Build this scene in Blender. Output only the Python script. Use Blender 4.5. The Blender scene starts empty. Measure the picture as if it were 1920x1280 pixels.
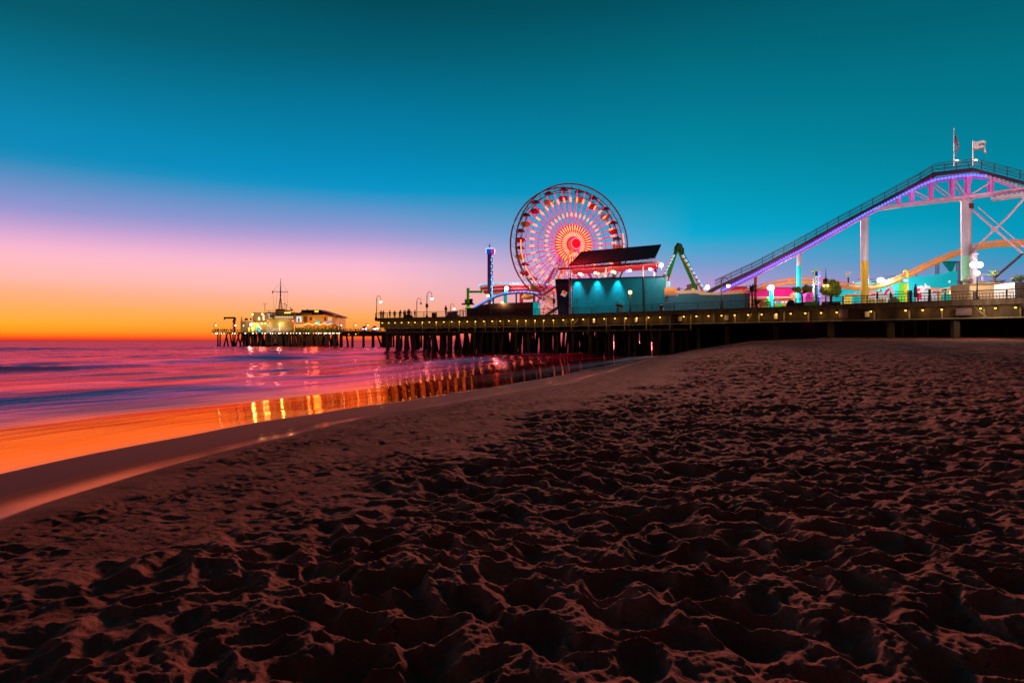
import bpy, math, random
import numpy as np
from mathutils import Vector, Matrix
random.seed(7)
R = math.radians
scene = bpy.context.scene
COL = scene.collection
EYE = 1.7           # camera height over the sand at the camera
F = 1280.0          # focal length in photo pixels (24 mm on 36 mm)
DK = 5.7            # pier deck height
SEA = -0.5

def P(px, py, d):
    """world point seen at photo pixel (px, py), d metres ahead of the camera"""
    return Vector(((px - 960) / F * d, d, EYE + (640 - py) / F * d))

def ordinal(n):
    o = ['first','second','third','fourth','fifth','sixth','seventh','eighth','ninth','tenth','eleventh','twelfth',
         'thirteenth','fourteenth','fifteenth','sixteenth','seventeenth','eighteenth','nineteenth']
    t = ['twentieth','thirtieth','fortieth','fiftieth','sixtieth']
    p = ['twenty','thirty','forty','fifty','sixty']
    if n <= 19: return o[n-1]
    if n % 10 == 0: return t[n//10-2]
    return p[n//10-2] + ' ' + o[n % 10-1]

# ------------------------------------------------------------------ materials
def _nodes(name):
    m = bpy.data.materials.new(name); m.use_nodes = True
    nt = m.node_tree; nt.nodes.clear()
    out = nt.nodes.new('ShaderNodeOutputMaterial')
    return m, nt, out

def mat(name, col, rough=.6, metal=0., noise=.25, scale=4., emit=None, es=0., bump=0., stretch=(1,1,1), spec=.5):
    m, nt, out = _nodes(name)
    b = nt.nodes.new('ShaderNodeBsdfPrincipled')
    b.inputs['Roughness'].default_value = rough; b.inputs['Metallic'].default_value = metal
    b.inputs['Specular IOR Level'].default_value = spec
    tc = nt.nodes.new('ShaderNodeTexCoord'); mp = nt.nodes.new('ShaderNodeMapping')
    mp.inputs['Scale'].default_value = stretch
    nz = nt.nodes.new('ShaderNodeTexNoise'); nz.inputs['Scale'].default_value = scale
    nz.inputs['Detail'].default_value = 5
    nt.links.new(tc.outputs['Object'], mp.inputs[0]); nt.links.new(mp.outputs[0], nz.inputs['Vector'])
    mr = nt.nodes.new('ShaderNodeMapRange')
    mr.inputs[1].default_value = .3; mr.inputs[2].default_value = .7
    mr.inputs[3].default_value = 1 - noise; mr.inputs[4].default_value = 1 + noise * .6
    nt.links.new(nz.outputs['Fac'], mr.inputs[0])
    mx = nt.nodes.new('ShaderNodeVectorMath'); mx.operation = 'SCALE'
    mx.inputs[0].default_value = col[:3]
    nt.links.new(mr.outputs[0], mx.inputs['Scale'])
    nt.links.new(mx.outputs[0], b.inputs['Base Color'])
    if emit:  # self-glow; on walls and paint it imitates light falling on them
        b.inputs['Emission Color'].default_value = (*emit, 1); b.inputs['Emission Strength'].default_value = es
        m.cycles.emission_sampling = 'NONE'
    if bump:
        bp = nt.nodes.new('ShaderNodeBump'); bp.inputs['Strength'].default_value = bump; bp.inputs['Distance'].default_value = .05
        nt.links.new(nz.outputs['Fac'], bp.inputs['Height']); nt.links.new(bp.outputs[0], b.inputs['Normal'])
    nt.links.new(b.outputs[0], out.inputs[0])
    return m

def glow(name, col, s, sample=False):
    m, nt, out = _nodes(name)
    e = nt.nodes.new('ShaderNodeEmission'); e.inputs[0].default_value = (*col, 1); e.inputs[1].default_value = s
    nt.links.new(e.outputs[0], out.inputs[0])
    m.cycles.emission_sampling = 'FRONT' if sample else 'NONE'
    return m

# ------------------------------------------------------------------ mesh builder
class MB:
    def __init__(s): s.v = []; s.f = []; s.mi = []; s.cur = 0
    def _add(s, vs, fs):
        o = len(s.v); s.v += [tuple(v) for v in vs]; s.f += [tuple(i + o for i in f) for f in fs]; s.mi += [s.cur] * len(fs)
        return s
    def box(s, c, size, rz=0):
        cx, cy, cz = c; a, b, h = size[0]/2, size[1]/2, size[2]/2; ca, sa = math.cos(rz), math.sin(rz)
        vs = []
        for z in (-h, h):
            for x, y in ((-a,-b),(a,-b),(a,b),(-a,b)):
                vs.append((cx + x*ca - y*sa, cy + x*sa + y*ca, cz + z))
        return s._add(vs, [(3,2,1,0),(4,5,6,7),(0,1,5,4),(1,2,6,5),(2,3,7,6),(3,0,4,7)])
    def beam(s, p, q, w, h=None):
        """rectangular bar from p to q"""
        p, q = Vector(p), Vector(q); h = w if h is None else h
        d = (q - p).normalized(); up = Vector((0,0,1)) if abs(d.z) < .98 else Vector((0,1,0))
        x = d.cross(up).normalized() * w/2; y = x.normalized().cross(d).normalized() * h/2
        vs = [p-x-y, p+x-y, p+x+y, p-x+y, q-x-y, q+x-y, q+x+y, q-x+y]
        return s._add(vs, [(0,1,2,3),(7,6,5,4),(1,0,4,5),(2,1,5,6),(3,2,6,7),(0,3,7,4)])
    def tube(s, p, q, r0, r1=None, n=8, cap=True):
        p, q = Vector(p), Vector(q); r1 = r0 if r1 is None else r1
        d = (q - p).normalized(); up = Vector((0,0,1)) if abs(d.z) < .98 else Vector((0,1,0))
        x = d.cross(up).normalized(); y = x.cross(d).normalized()
        vs = []
        for c, r in ((p, r0), (q, r1)):
            for i in range(n):
                a = 2*math.pi*i/n; vs.append(c + x*(r*math.cos(a)) + y*(r*math.sin(a)))
        fs = [(i, i+n, (i+1) % n + n, (i+1) % n) for i in range(n)]
        if cap: fs += [tuple(range(n)), tuple(range(2*n-1, n-1, -1))]
        return s._add(vs, fs)
    def path(s, pts, r, n=6):
        pts = [Vector(p) for p in pts]; vs = []; N = len(pts)
        for k, p in enumerate(pts):
            d = (pts[min(k+1, N-1)] - pts[max(k-1, 0)]).normalized()
            up = Vector((0,0,1)) if abs(d.z) < .95 else Vector((0,1,0))
            x = d.cross(up).normalized(); y = x.cross(d).normalized()
            rr = r[k] if isinstance(r, (list, tuple)) else r
            for i in range(n):
                a = 2*math.pi*i/n; vs.append(p + x*(rr*math.cos(a)) + y*(rr*math.sin(a)))
        fs = []
        for k in range(N-1):
            for i in range(n):
                j = (i+1) % n; fs.append((k*n+i, (k+1)*n+i, (k+1)*n+j, k*n+j))
        fs += [tuple(range(n)), tuple(range(N*n-1, (N-1)*n-1, -1))]
        return s._add(vs, fs)
    def ribbon(s, pts, w, h):
        """rectangular section swept along pts"""
        pts = [Vector(p) for p in pts]; vs = []; N = len(pts)
        for k, p in enumerate(pts):
            d = (pts[min(k+1, N-1)] - pts[max(k-1, 0)]).normalized()
            x = d.cross(Vector((0,0,1))).normalized() * w/2; y = x.normalized().cross(d).normalized() * h/2
            vs += [p-x-y, p+x-y, p+x+y, p-x+y]
        fs = []
        for k in range(N-1):
            a, b = k*4, k*4+4
            for i in range(4):
                j = (i+1) % 4; fs.append((a+i, b+i, b+j, a+j))
        fs += [(0,1,2,3), (N*4-1, N*4-2, N*4-3, N*4-4)]
        return s._add(vs, fs)
    def ball(s, c, r, n=10, m=6, sc=(1,1,1)):
        c = Vector(c); vs = [c + Vector((0,0,r*sc[2]))]; fs = []
        for j in range(1, m):
            t = math.pi*j/m
            for i in range(n):
                a = 2*math.pi*i/n
                vs.append(c + Vector((r*sc[0]*math.sin(t)*math.cos(a), r*sc[1]*math.sin(t)*math.sin(a), r*sc[2]*math.cos(t))))
        vs.append(c - Vector((0,0,r*sc[2])))
        for i in range(n): fs.append((0, 1+i, 1+(i+1) % n))
        for j in range(m-2):
            for i in range(n):
                a = 1+j*n; fs.append((a+i, a+n+i, a+n+(i+1) % n, a+(i+1) % n))
        a = 1+(m-2)*n; L = len(vs)-1
        for i in range(n): fs.append((a+i, L, a+(i+1) % n))
        return s._add(vs, fs)
    def lathe(s, prof, c=(0,0,0), n=12):
        """prof: list of (radius, z)"""
        vs = []
        for r, z in prof:
            for i in range(n):
                a = 2*math.pi*i/n; vs.append((c[0]+r*math.cos(a), c[1]+r*math.sin(a), c[2]+z))
        fs = []
        for k in range(len(prof)-1):
            for i in range(n):
                j = (i+1) % n; fs.append((k*n+i, k*n+j, (k+1)*n+j, (k+1)*n+i))
        fs += [tuple(range(n-1,-1,-1)), tuple(range((len(prof)-1)*n, len(prof)*n))]
        return s._add(vs, fs)
    def prism(s, pts, off):
        """polygon pts (3-D, planar) extruded by vector off"""
        n = len(pts); off = Vector(off); pts = [Vector(p) for p in pts]
        vs = pts + [p + off for p in pts]
        fs = [tuple(range(n)), tuple(range(2*n-1, n-1, -1))] + [(i, i+n, (i+1) % n + n, (i+1) % n) for i in range(n)]
        return s._add(vs, fs)
    def disc(s, c, r, axis, th, n=24):
        c = Vector(c); a = Vector(axis).normalized()*th/2
        return s.tube(c-a, c+a, r, r, n)
    def build(s, name, m, parent=None, smooth=False, world=True, label=None):
        me = bpy.data.meshes.new(name)
        o0 = Vector((0,0,0))
        if world:
            p = parent
            while p is not None: o0 = o0 + p.location; p = p.parent
        me.from_pydata([tuple(Vector(v)-o0) for v in s.v], [], s.f)
        ms = m if isinstance(m, (list, tuple)) else [m]
        for x in ms: me.materials.append(x)
        if len(ms) > 1: me.polygons.foreach_set('material_index', s.mi)
        if smooth: me.polygons.foreach_set('use_smooth', [True]*len(me.polygons))
        me.update()
        import bmesh
        bm = bmesh.new(); bm.from_mesh(me); bmesh.ops.recalc_face_normals(bm, faces=bm.faces); bm.to_mesh(me); bm.free()
        if smooth:
            me.set_sharp_from_angle(angle=R(40))
        o = bpy.data.objects.new(name, me); COL.objects.link(o)
        if parent: o.parent = parent
        if label: o['label'] = label
        return o

def tag(o, label, cat, group=None, kind=None):
    if label: o['label'] = label
    if cat: o['category'] = cat
    if group: o['group'] = group
    if kind: o['kind'] = kind
    return o

def thing(name, label, cat, loc=(0,0,0), rz=0, group=None):
    o = bpy.data.objects.new(name, None); COL.objects.link(o)
    o.location = loc; o.rotation_euler = (0,0,rz); o.empty_display_size = .2
    return tag(o, label, cat, group)

def dup(root, loc, rz, label, group=None, scale=1):
    r = root.copy(); COL.objects.link(r); r.location = loc; r.rotation_euler = (0,0,rz)
    r.scale = (scale,)*3
    r['label'] = label
    if group: r['group'] = group
    def rec(a, b):
        for ch in list(a.children):
            c = ch.copy(); COL.objects.link(c); c.parent = b; rec(ch, c)
    rec(root, r)
    return r

def lamp(loc, col, w, parent=None, rad=.25, kind='POINT', aim=None, ang=60, blend=.5):
    l = bpy.data.lights.new('lamp_light', kind); l.color = col; l.energy = w; l.shadow_soft_size = rad
    o = bpy.data.objects.new('lamp_light', l); COL.objects.link(o)
    loc = Vector(loc)
    if kind == 'SPOT':
        l.spot_size = R(ang); l.spot_blend = blend
        o.rotation_euler = (Vector(aim)-loc).to_track_quat('-Z','Y').to_euler()
    if parent:
        o.parent = parent; p = parent; o0 = Vector((0,0,0))
        while p is not None: o0 = o0 + p.location; p = p.parent
        loc = loc - o0
    o.location = loc
    return o

# ------------------------------------------------------------------ camera
cam = bpy.data.cameras.new('camera'); cam.lens = 24; cam.sensor_width = 36; cam.clip_end = 40000; cam.clip_start = .05
co = bpy.data.objects.new('camera', cam); COL.objects.link(co)
co.location = (0,0,EYE); co.rotation_euler = (R(90),0,0); scene.camera = co
scene.view_settings.view_transform = 'Standard'; scene.view_settings.look = 'None'
scene.view_settings.exposure = 0; scene.view_settings.gamma = 1
scene.cycles.use_denoising = True
scene.cycles.max_bounces = 5; scene.cycles.diffuse_bounces = 2; scene.cycles.glossy_bounces = 3
scene.cycles.sample_clamp_indirect = 4; scene.cycles.sample_clamp_direct = 0
scene.cycles.caustics_reflective = False; scene.cycles.caustics_refractive = False
scene.cycles.use_adaptive_sampling = True; scene.cycles.adaptive_threshold = .02

# ------------------------------------------------------------------ world: dusk sky
def lin(c): return tuple(((x/255+.055)/1.055)**2.4 if x/255 > .04045 else x/255/12.92 for x in c)
SKY = {
 0: [(640,(170,50,50)),(638,(240,46,36)),(634.5,(248,66,28)),(629,(255,112,20)),(621,(255,152,28)),(605,(255,172,46)),(575,(255,174,92)),(545,(255,176,130)),(515,(255,186,174)),(480,(255,187,198)),(455,(244,180,208)),
     (430,(214,168,212)),(408,(182,158,210)),(385,(148,150,208)),(350,(116,146,202)),(318,(78,142,194)),(292,(30,140,188)),(272,(2,137,184)),(220,(0,130,174)),(150,(0,118,152)),(80,(0,101,126)),(0,(0,84,100))],
 700: [(640,(150,60,70)),(637,(242,70,48)),(630,(254,108,42)),(615,(255,150,60)),(597,(255,168,84)),(575,(255,176,134)),(548,(255,184,176)),(520,(255,188,198)),(496,(246,184,210)),(472,(216,170,212)),
     (450,(176,158,211)),(425,(136,152,208)),(400,(102,150,205)),(378,(64,148,202)),(358,(8,148,200)),(330,(0,142,192)),(280,(0,131,175)),(200,(0,114,150)),(100,(0,88,110)),(0,(0,69,84))],
 1300: [(640,(190,90,120)),(600,(222,140,176)),(572,(216,152,197)),(545,(194,153,204)),(520,(160,154,206)),(497,(120,157,207)),(472,(80,163,207)),(452,(40,167,208)),(438,(6,168,209)),(400,(0,160,196)),
     (300,(0,139,166)),(200,(0,118,142)),(100,(0,98,116)),(0,(0,79,95))],
 1900: [(640,(170,100,140)),(590,(182,134,182)),(548,(156,138,192)),(520,(112,141,190)),(490,(66,149,190)),(460,(14,156,192)),(430,(0,154,188)),(380,(0,145,174)),(300,(0,131,156)),(200,(0,117,139)),(100,(0,104,122)),(0,(0,91,107))],
}
w = bpy.data.worlds.new('World'); scene.world = w; w.use_nodes = True
nt = w.node_tree; nt.nodes.clear(); L = nt.links.new
wout = nt.nodes.new('ShaderNodeOutputWorld')
tc = nt.nodes.new('ShaderNodeTexCoord'); sep = nt.nodes.new('ShaderNodeSeparateXYZ'); L(tc.outputs['Generated'], sep.inputs[0])
at2 = nt.nodes.new('ShaderNodeMath'); at2.operation = 'ARCTAN2'; L(sep.outputs[0], at2.inputs[0]); L(sep.outputs[1], at2.inputs[1])
fz = nt.nodes.new('ShaderNodeMath'); fz.operation = 'MULTIPLY'; L(sep.outputs[2], fz.inputs[0]); fz.inputs[1].default_value = 1/.8
def ramp(stops):
    r = nt.nodes.new('ShaderNodeValToRGB'); cr = r.color_ramp; cr.interpolation = 'LINEAR'
    while len(cr.elements) > 1: cr.elements.remove(cr.elements[-1])
    for k, (p, c) in enumerate(stops):
        e = cr.elements[0] if k == 0 else cr.elements.new(p)
        e.position = p; e.color = (*c, 1)
    L(fz.outputs[0], r.inputs[0]); return r
ramps = []
for x, st in sorted(SKY.items()):
    h = math.hypot(F, x-960); s_ = []
    for y, c in st:
        s_.append((math.sin(math.atan2(640-y, h))/.8, tuple(v*(1.12 if y <= 110 else 1.05 if y <= 220 else 1) for v in lin(c))))
    top = s_[-1][1]
    s_.append((s_[-1][0]+.035, tuple(v*.97 for v in top))); s_.append((s_[-1][0]+.15, tuple(v*.55 for v in top))); s_.append((.85, tuple(v*.2 for v in top)))
    ramps.append((math.atan2(x-960, F), ramp(s_)))
back = ramp([(0,(.05,.018,.03)),(.1,(.06,.02,.035)),(.3,(.03,.015,.025)),(.8,(.008,.01,.016))])
def rng(a, b):
    m = nt.nodes.new('ShaderNodeMapRange'); m.interpolation_type = 'SMOOTHSTEP'
    L(at2.outputs[0], m.inputs[0]); m.inputs[1].default_value = a; m.inputs[2].default_value = b; return m
cur = ramps[0][1].outputs[0]
def mixc(fac, a, b):
    m = nt.nodes.new('ShaderNodeMix'); m.data_type = 'RGBA'; L(fac, m.inputs[0]); L(a, m.inputs[6]); L(b, m.inputs[7]); return m.outputs[2]
for k in range(1, 4):
    m = nt.nodes.new('ShaderNodeMapRange'); m.interpolation_type = 'LINEAR'
    L(at2.outputs[0], m.inputs[0]); m.inputs[1].default_value = ramps[k-1][0]; m.inputs[2].default_value = ramps[k][0]
    cur = mixc(m.outputs[0], cur, ramps[k][1].outputs[0])
cur = mixc(rng(R(45), R(100)).outputs[0], cur, back.outputs[0])
cur = mixc(rng(R(-75), R(-125)).outputs[0], cur, back.outputs[0])
bg = nt.nodes.new('ShaderNodeBackground'); L(cur, bg.inputs[0]); bg.inputs[1].default_value = 1.0
SUN_AZ, SUN_EL = 12.0, 11.0
ns = nt.nodes.new('ShaderNodeTexSky'); ns.sky_type = 'NISHITA'; ns.sun_disc = False
ns.sun_elevation = R(0.5); ns.sun_rotation = R(-42)
bg2 = nt.nodes.new('ShaderNodeBackground'); L(ns.outputs[0], bg2.inputs[0]); bg2.inputs[1].default_value = .0015
ad = nt.nodes.new('ShaderNodeAddShader'); L(bg.outputs[0], ad.inputs[0]); L(bg2.outputs[0], ad.inputs[1]); L(ad.outputs[0], wout.inputs[0])
# one low warm sun lamp over the pier, standing in for the fairground's glow
sd = Vector((math.sin(R(SUN_AZ))*math.cos(R(SUN_EL)), math.cos(R(SUN_AZ))*math.cos(R(SUN_EL)), math.sin(R(SUN_EL))))
sl = bpy.data.lights.new('sun', 'SUN'); sl.energy = 3.2; sl.angle = R(7); sl.color = (1,.36,.28)
so = bpy.data.objects.new('sun', sl); COL.objects.link(so); so.rotation_euler = (-sd).to_track_quat('-Z','Y').to_euler(); so.location = sd*100

# ------------------------------------------------------------------ terrain functions (numpy)
_rs = np.random.RandomState(3)
_perm = _rs.permutation(4096).astype(np.int64); _perm = np.concatenate([_perm, _perm])
_g = _rs.uniform(0, 2*np.pi, 4096)
def _hash(i, j): return _perm[(_perm[i & 4095] + (j & 4095)) & 4095]
def perlin(x, y):
    xi = np.floor(x).astype(np.int64); yi = np.floor(y).astype(np.int64); xf = x-xi; yf = y-yi
    u = xf*xf*xf*(xf*(xf*6-15)+10); v = yf*yf*yf*(yf*(yf*6-15)+10)
    def g(a, b, dx, dy):
        t = _g[_hash(a, b)]; return np.cos(t)*dx + np.sin(t)*dy
    n00 = g(xi, yi, xf, yf); n10 = g(xi+1, yi, xf-1, yf); n01 = g(xi, yi+1, xf, yf-1); n11 = g(xi+1, yi+1, xf-1, yf-1)
    return (n00*(1-u)+n10*u)*(1-v) + (n01*(1-u)+n11*u)*v
def fbm(x, y, o=4, g=.5):
    t = 0; a = 1
    for k in range(o): t = t + a*perlin(x*2**k+17*k, y*2**k+31*k); a *= g
    return t
def pits(x, y, cell, seed, r0=.42, rim=.5, prob=1.0):
    """trampled dents with raised rims"""
    gx = np.floor(x/cell).astype(np.int64); gy = np.floor(y/cell).astype(np.int64); t = np.zeros_like(x)
    for dx in (-1,0,1):
        for dy in (-1,0,1):
            i = gx+dx+seed*57; j = gy+dy+seed*91
            h = _hash(i, j); a = (h % 64)/64.; b = (h//64 % 64)/64.; c = _hash(h, i)/4096.; e = _hash(i+9, h)/4096.
            cx = (gx+dx+.1+.8*a)*cell; cy = (gy+dy+.1+.8*b)*cell
            th = c*np.pi; ux = x-cx; uy = y-cy
            p = (ux*np.cos(th)+uy*np.sin(th)); q = (-ux*np.sin(th)+uy*np.cos(th))*1.7
            rr = np.sqrt(p*p+q*q)/(cell*r0*(.7+.6*e))
            d = (.5+e)*(c < prob)
            t += d*(-np.exp(-(rr**3)*1.2) + rim*np.exp(-((rr-1.25)/.38)**2))
    return t
def bowls(x, y, cell, seed, pw=1.8, el=1.5, gain=2.6):
    """overlapping footprint hollows that meet in sharp crests (0 = hollow, 1 = untouched)"""
    gx = np.floor(x/cell).astype(np.int64); gy = np.floor(y/cell).astype(np.int64); t = np.ones_like(x)
    for dx in (-1,0,1):
        for dy in (-1,0,1):
            i = gx+dx+seed*57; j = gy+dy+seed*91
            h = _hash(i, j); a = (h % 64)/64.; b = (h//64 % 64)/64.; c = _hash(h, i)/4096.; e = _hash(i+9, h)/4096.
            ux = x-(gx+dx+a)*cell; uy = y-(gy+dy+b)*cell; th = c*np.pi
            p = ux*np.cos(th)+uy*np.sin(th); q = (-ux*np.sin(th)+uy*np.cos(th))*el
            v = .42*e + gain*(np.sqrt(p*p+q*q)/cell)**pw
            t = np.minimum(t, v)
    return t
def sstep(a, b, x):
    t = np.clip((x-a)/(b-a), 0, 1); return t*t*(3-2*t)
_YS = np.array([-400,-60,-10,0,9.4,11.6,15.2,18.9,22.6,28.1,36.6,53.6,72,104.7,160,400,3000])
_XS = np.array([-60,-14,-8.3,-7.7,-7.05,-6.8,-5.95,-4.5,-2.6,-.2,2.7,8,14.6,26,45,130,1100])
_yy = np.linspace(-400, 3000, 34001); _xx = np.interp(_yy, _YS, _XS)
_k = np.hanning(41); _k /= _k.sum(); _xx = np.convolve(np.pad(_xx, 20, mode='edge'), _k, mode='valid')
_dx = np.gradient(_xx, _yy)
def shore(x, y):
    """signed distance to the waterline, positive on land"""
    xs = np.interp(y, _yy, _xx); dx = np.interp(y, _yy, _dx)
    s = (x-xs)/np.sqrt(1+dx*dx)
    t = y*np.sqrt(1+np.minimum(dx*dx, 1))
    s = s + .16*perlin(t/3.1, 0*t+.5)*np.clip(1-np.abs(s)/6, 0, 1) + .35*perlin(t/11., 0*t+4.5)*np.clip(1-np.abs(s)/8, 0, 1)
    return s, t
def sand_z(x, y, detail=True):
    s, t = shore(x, y)
    edge = 2.35 + .40*perlin(t/5.5, 0*t+9) + .16*perlin(t/1.3, 0*t+2)
    sp_ = s - (edge-2.35)*sstep(.3, 1.5, s)*(1-sstep(3.2, 5, s))
    sn = np.interp(sp_, [-60,-8,0,1.3,2.7,3.0,8,30,200], [-4,-.62,-.15,-.14,.015,.02,.0,.25,.8])
    sf = np.interp(s, [-60,-8,0,3,10,19,35,200], [-4,-.62,-.15,.6,1.72,2.2,2.35,2.6])
    wgt = sstep(14, 88, y)
    z = sn*(1-wgt) + sf*wgt
    if not detail: return z, s, t
    rr = np.hypot(x, y)
    far = np.clip(1.25-rr/90, .35, 1)
    lim = 5.0 + 1.8*fbm(x/2.3, y/2.3, 2) + 1.0*perlin(x/7, y/7) - 2.2*np.clip((8.5-rr)/4.5, 0, 1)
    tr = sstep(lim, lim+2.4, s)            # trampled amount
    soft = sstep(1.4, 2.8, s)*(1-tr*.7)*sstep(2.4,3.2,s)
    wx = x + .14*perlin(x*2, y*2+40) + .045*perlin(x*6.5, y*6.5+7); wy = y + .14*perlin(x*2+80, y*2) + .045*perlin(x*6.5+30, y*6.5)
    amp = (1 + .3*np.clip((9-rr)/5, 0, 1))*(.75 + .9*np.clip(.5+perlin(x/2.6+11, y/2.6), 0, 1))
    b1 = bowls(wx, wy, .38, 1, 1.7, 1.5, 1.75); b2 = bowls(wx+.3, wy, .215, 4, 1.6, 1.4, 1.8); b3 = bowls(wx, wy+.2, .13, 6, 1.5, 1.3, 2.0)
    b = .057*amp*b1 + .034*amp*b2*(.4+.6*b1) + .015*b3*(.4+.6*b1) + .075*fbm(x/1.15, y/.95, 3)
    b += (.016*fbm(x/.15, y/.13, 4, .65) + .013*np.abs(perlin(x/.085, y/.085))*np.clip(1.15-rr/16, 0, 1))*(.35+.65*b1) - .07
    z = z + tr*b*far
    z = z + soft*(.014*pits(wx, wy, .40, 5, .34, .5, .5) + (.020*(b2-.6)+.013*(b3-.5))*np.clip(.55+perlin(x/1.7, y/1.7+3)*2, 0.12, 1) + .016*fbm(x/.5+y/2.2, y/.6, 3) + .009*fbm(x/.13, y/.10, 4, .65))
    # vehicle tracks along the beach
    for k, (sc, wd) in enumerate(((3.0,.07),(3.35,.07),(4.35,.07),(4.7,.07))):
        q = (s-(sc+.5*perlin(t/9., 0*t+k*.01+3)+.02*y))/wd
        z = z - .034*np.exp(-q*q)*(1-tr*.8)*(.55+.45*np.clip(perlin(t*2.3, 0*t+k*5)*2+.5, 0, 1))
    return z, s, t

def polar_mesh(name, th, rr, fn, m, smooth=True):
    T, Rr = np.meshgrid(th, rr); X = Rr*np.sin(T); Y = Rr*np.cos(T)
    Z, attrs = fn(X, Y)
    nr, nc = X.shape; V = np.stack([X, Y, Z], -1).reshape(-1, 3).astype(np.float32)
    idx = np.arange(nr*nc).reshape(nr, nc)
    Q = np.stack([idx[:-1,:-1], idx[:-1,1:], idx[1:,1:], idx[1:,:-1]], -1).reshape(-1, 4)[:, ::-1].astype(np.int32)
    me = bpy.data.meshes.new(name)
    me.vertices.add(len(V)); me.vertices.foreach_set('co', V.ravel())
    me.loops.add(Q.size); me.loops.foreach_set('vertex_index', np.ascontiguousarray(Q).ravel())
    me.polygons.add(len(Q)); me.polygons.foreach_set('loop_start', np.arange(0, Q.size, 4, dtype=np.int32))
    me.polygons.foreach_set('use_smooth', np.ones(len(Q), dtype=bool))
    me.update(calc_edges=True)
    for k, a in attrs.items():
        if a.ndim == 3:
            at = me.attributes.new(k, 'FLOAT_VECTOR', 'POINT'); at.data.foreach_set('vector', a.reshape(-1, 3).astype(np.float32).ravel())
        else:
            at = me.attributes.new(k, 'FLOAT', 'POINT'); at.data.foreach_set('value', a.astype(np.float32).ravel())
    me.materials.append(m)
    o = bpy.data.objects.new(name, me); COL.objects.link(o); o['kind'] = 'structure'
    return o

# ------------------------------------------------------------------ sand material
m, nt, out = _nodes('beach_sand'); L = nt.links.new
def N(t, **k):
    n = nt.nodes.new(t)
    for a, b in k.items(): setattr(n, a, b)
    return n
b = N('ShaderNodeBsdfPrincipled'); wg = N('ShaderNodeBsdfGlossy'); wg.inputs['Color'].default_value = (1,.34,.22,1); wg.inputs['Roughness'].default_value = .13; wmx = N('ShaderNodeMixShader'); L(b.outputs[0], wmx.inputs[1]); L(wg.outputs[0], wmx.inputs[2]); L(wmx.outputs[0], out.inputs[0])
geo = N('ShaderNodeNewGeometry')
wet = N('ShaderNodeAttribute', attribute_name='wet'); damp = N('ShaderNodeAttribute', attribute_name='damp')
n1 = N('ShaderNodeTexNoise'); n1.inputs['Scale'].default_value = 1.3; n1.inputs['Detail'].default_value = 6
n2 = N('ShaderNodeTexNoise'); n2.inputs['Scale'].default_value = 42; n2.inputs['Detail'].default_value = 6; n2.inputs['Roughness'].default_value = .7
for n in (n1, n2): L(geo.outputs['Position'], n.inputs['Vector'])
cr = N('ShaderNodeValToRGB'); cr.color_ramp.elements[0].position = .32; cr.color_ramp.elements[1].position = .7
cr.color_ramp.elements[0].color = (.25,.082,.058,1); cr.color_ramp.elements[1].color = (.47,.165,.115,1)
L(n1.outputs['Fac'], cr.inputs[0])
wf = N('ShaderNodeMath', operation='MULTIPLY'); L(wet.outputs['Fac'], wf.inputs[0]); wf.inputs[1].default_value = .5; L(wf.outputs[0], wmx.inputs[0])
gm = N('ShaderNodeMix', data_type='RGBA', blend_type='MULTIPLY'); gm.inputs[0].default_value = .6
g2 = N('ShaderNodeMapRange'); g2.inputs[1].default_value = .3; g2.inputs[2].default_value = .7; g2.inputs[3].default_value = .45; g2.inputs[4].default_value = 1.25
L(n2.outputs['Fac'], g2.inputs[0]); n3 = N('ShaderNodeTexNoise'); n3.inputs['Scale'].default_value = 2.7; n3.inputs['Detail'].default_value = 7; n3.inputs['Roughness'].default_value = .7; L(geo.outputs['Position'], n3.inputs['Vector'])
k3 = N('ShaderNodeMapRange'); k3.inputs[1].default_value = .56; k3.inputs[2].default_value = .72; k3.inputs[4].default_value = .55; L(n3.outputs['Fac'], k3.inputs[0])
yl = N('ShaderNodeMix', data_type='RGBA'); L(k3.outputs[0], yl.inputs[0]); L(cr.outputs[0], yl.inputs[6]); yl.inputs[7].default_value = (.42,.25,.08,1)
n4 = N('ShaderNodeTexNoise'); n4.inputs['Scale'].default_value = 17; n4.inputs['Detail'].default_value = 3; L(geo.outputs['Position'], n4.inputs['Vector'])
k4 = N('ShaderNodeMapRange'); k4.inputs[1].default_value = .66; k4.inputs[2].default_value = .72; k4.inputs[4].default_value = .6; L(n4.outputs['Fac'], k4.inputs[0])
sk = N('ShaderNodeMix', data_type='RGBA'); L(k4.outputs[0], sk.inputs[0]); L(yl.outputs[2], sk.inputs[6]); sk.inputs[7].default_value = (.07,.03,.025,1)
L(sk.outputs[2], gm.inputs[6]); L(g2.outputs[0], gm.inputs[7])
dk = N('ShaderNodeMix', data_type='RGBA'); L(damp.outputs['Fac'], dk.inputs[0]); L(gm.outputs[2], dk.inputs[6]); dk.inputs[7].default_value = (.27,.062,.046,1)
L(dk.outputs[2], b.inputs['Base Color'])
b.inputs['Specular Tint'].default_value = (1,.42,.30,1)
ro = N('ShaderNodeMapRange'); ro.inputs[3].default_value = .95; ro.inputs[4].default_value = .6; L(wet.outputs['Fac'], ro.inputs[0]); L(ro.outputs[0], b.inputs['Roughness'])
sp = N('ShaderNodeMapRange'); sp.inputs[3].default_value = .06; sp.inputs[4].default_value = .2; L(wet.outputs['Fac'], sp.inputs[0]); L(sp.outputs[0], b.inputs['Specular IOR Level'])
bs = N('ShaderNodeMapRange'); bs.inputs[3].default_value = .9; bs.inputs[4].default_value = .015; wd_ = N('ShaderNodeMath', operation='ADD', use_clamp=True); L(damp.outputs['Fac'], wd_.inputs[0]); L(wet.outputs['Fac'], wd_.inputs[1]); L(wd_.outputs[0], bs.inputs[0])
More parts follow.
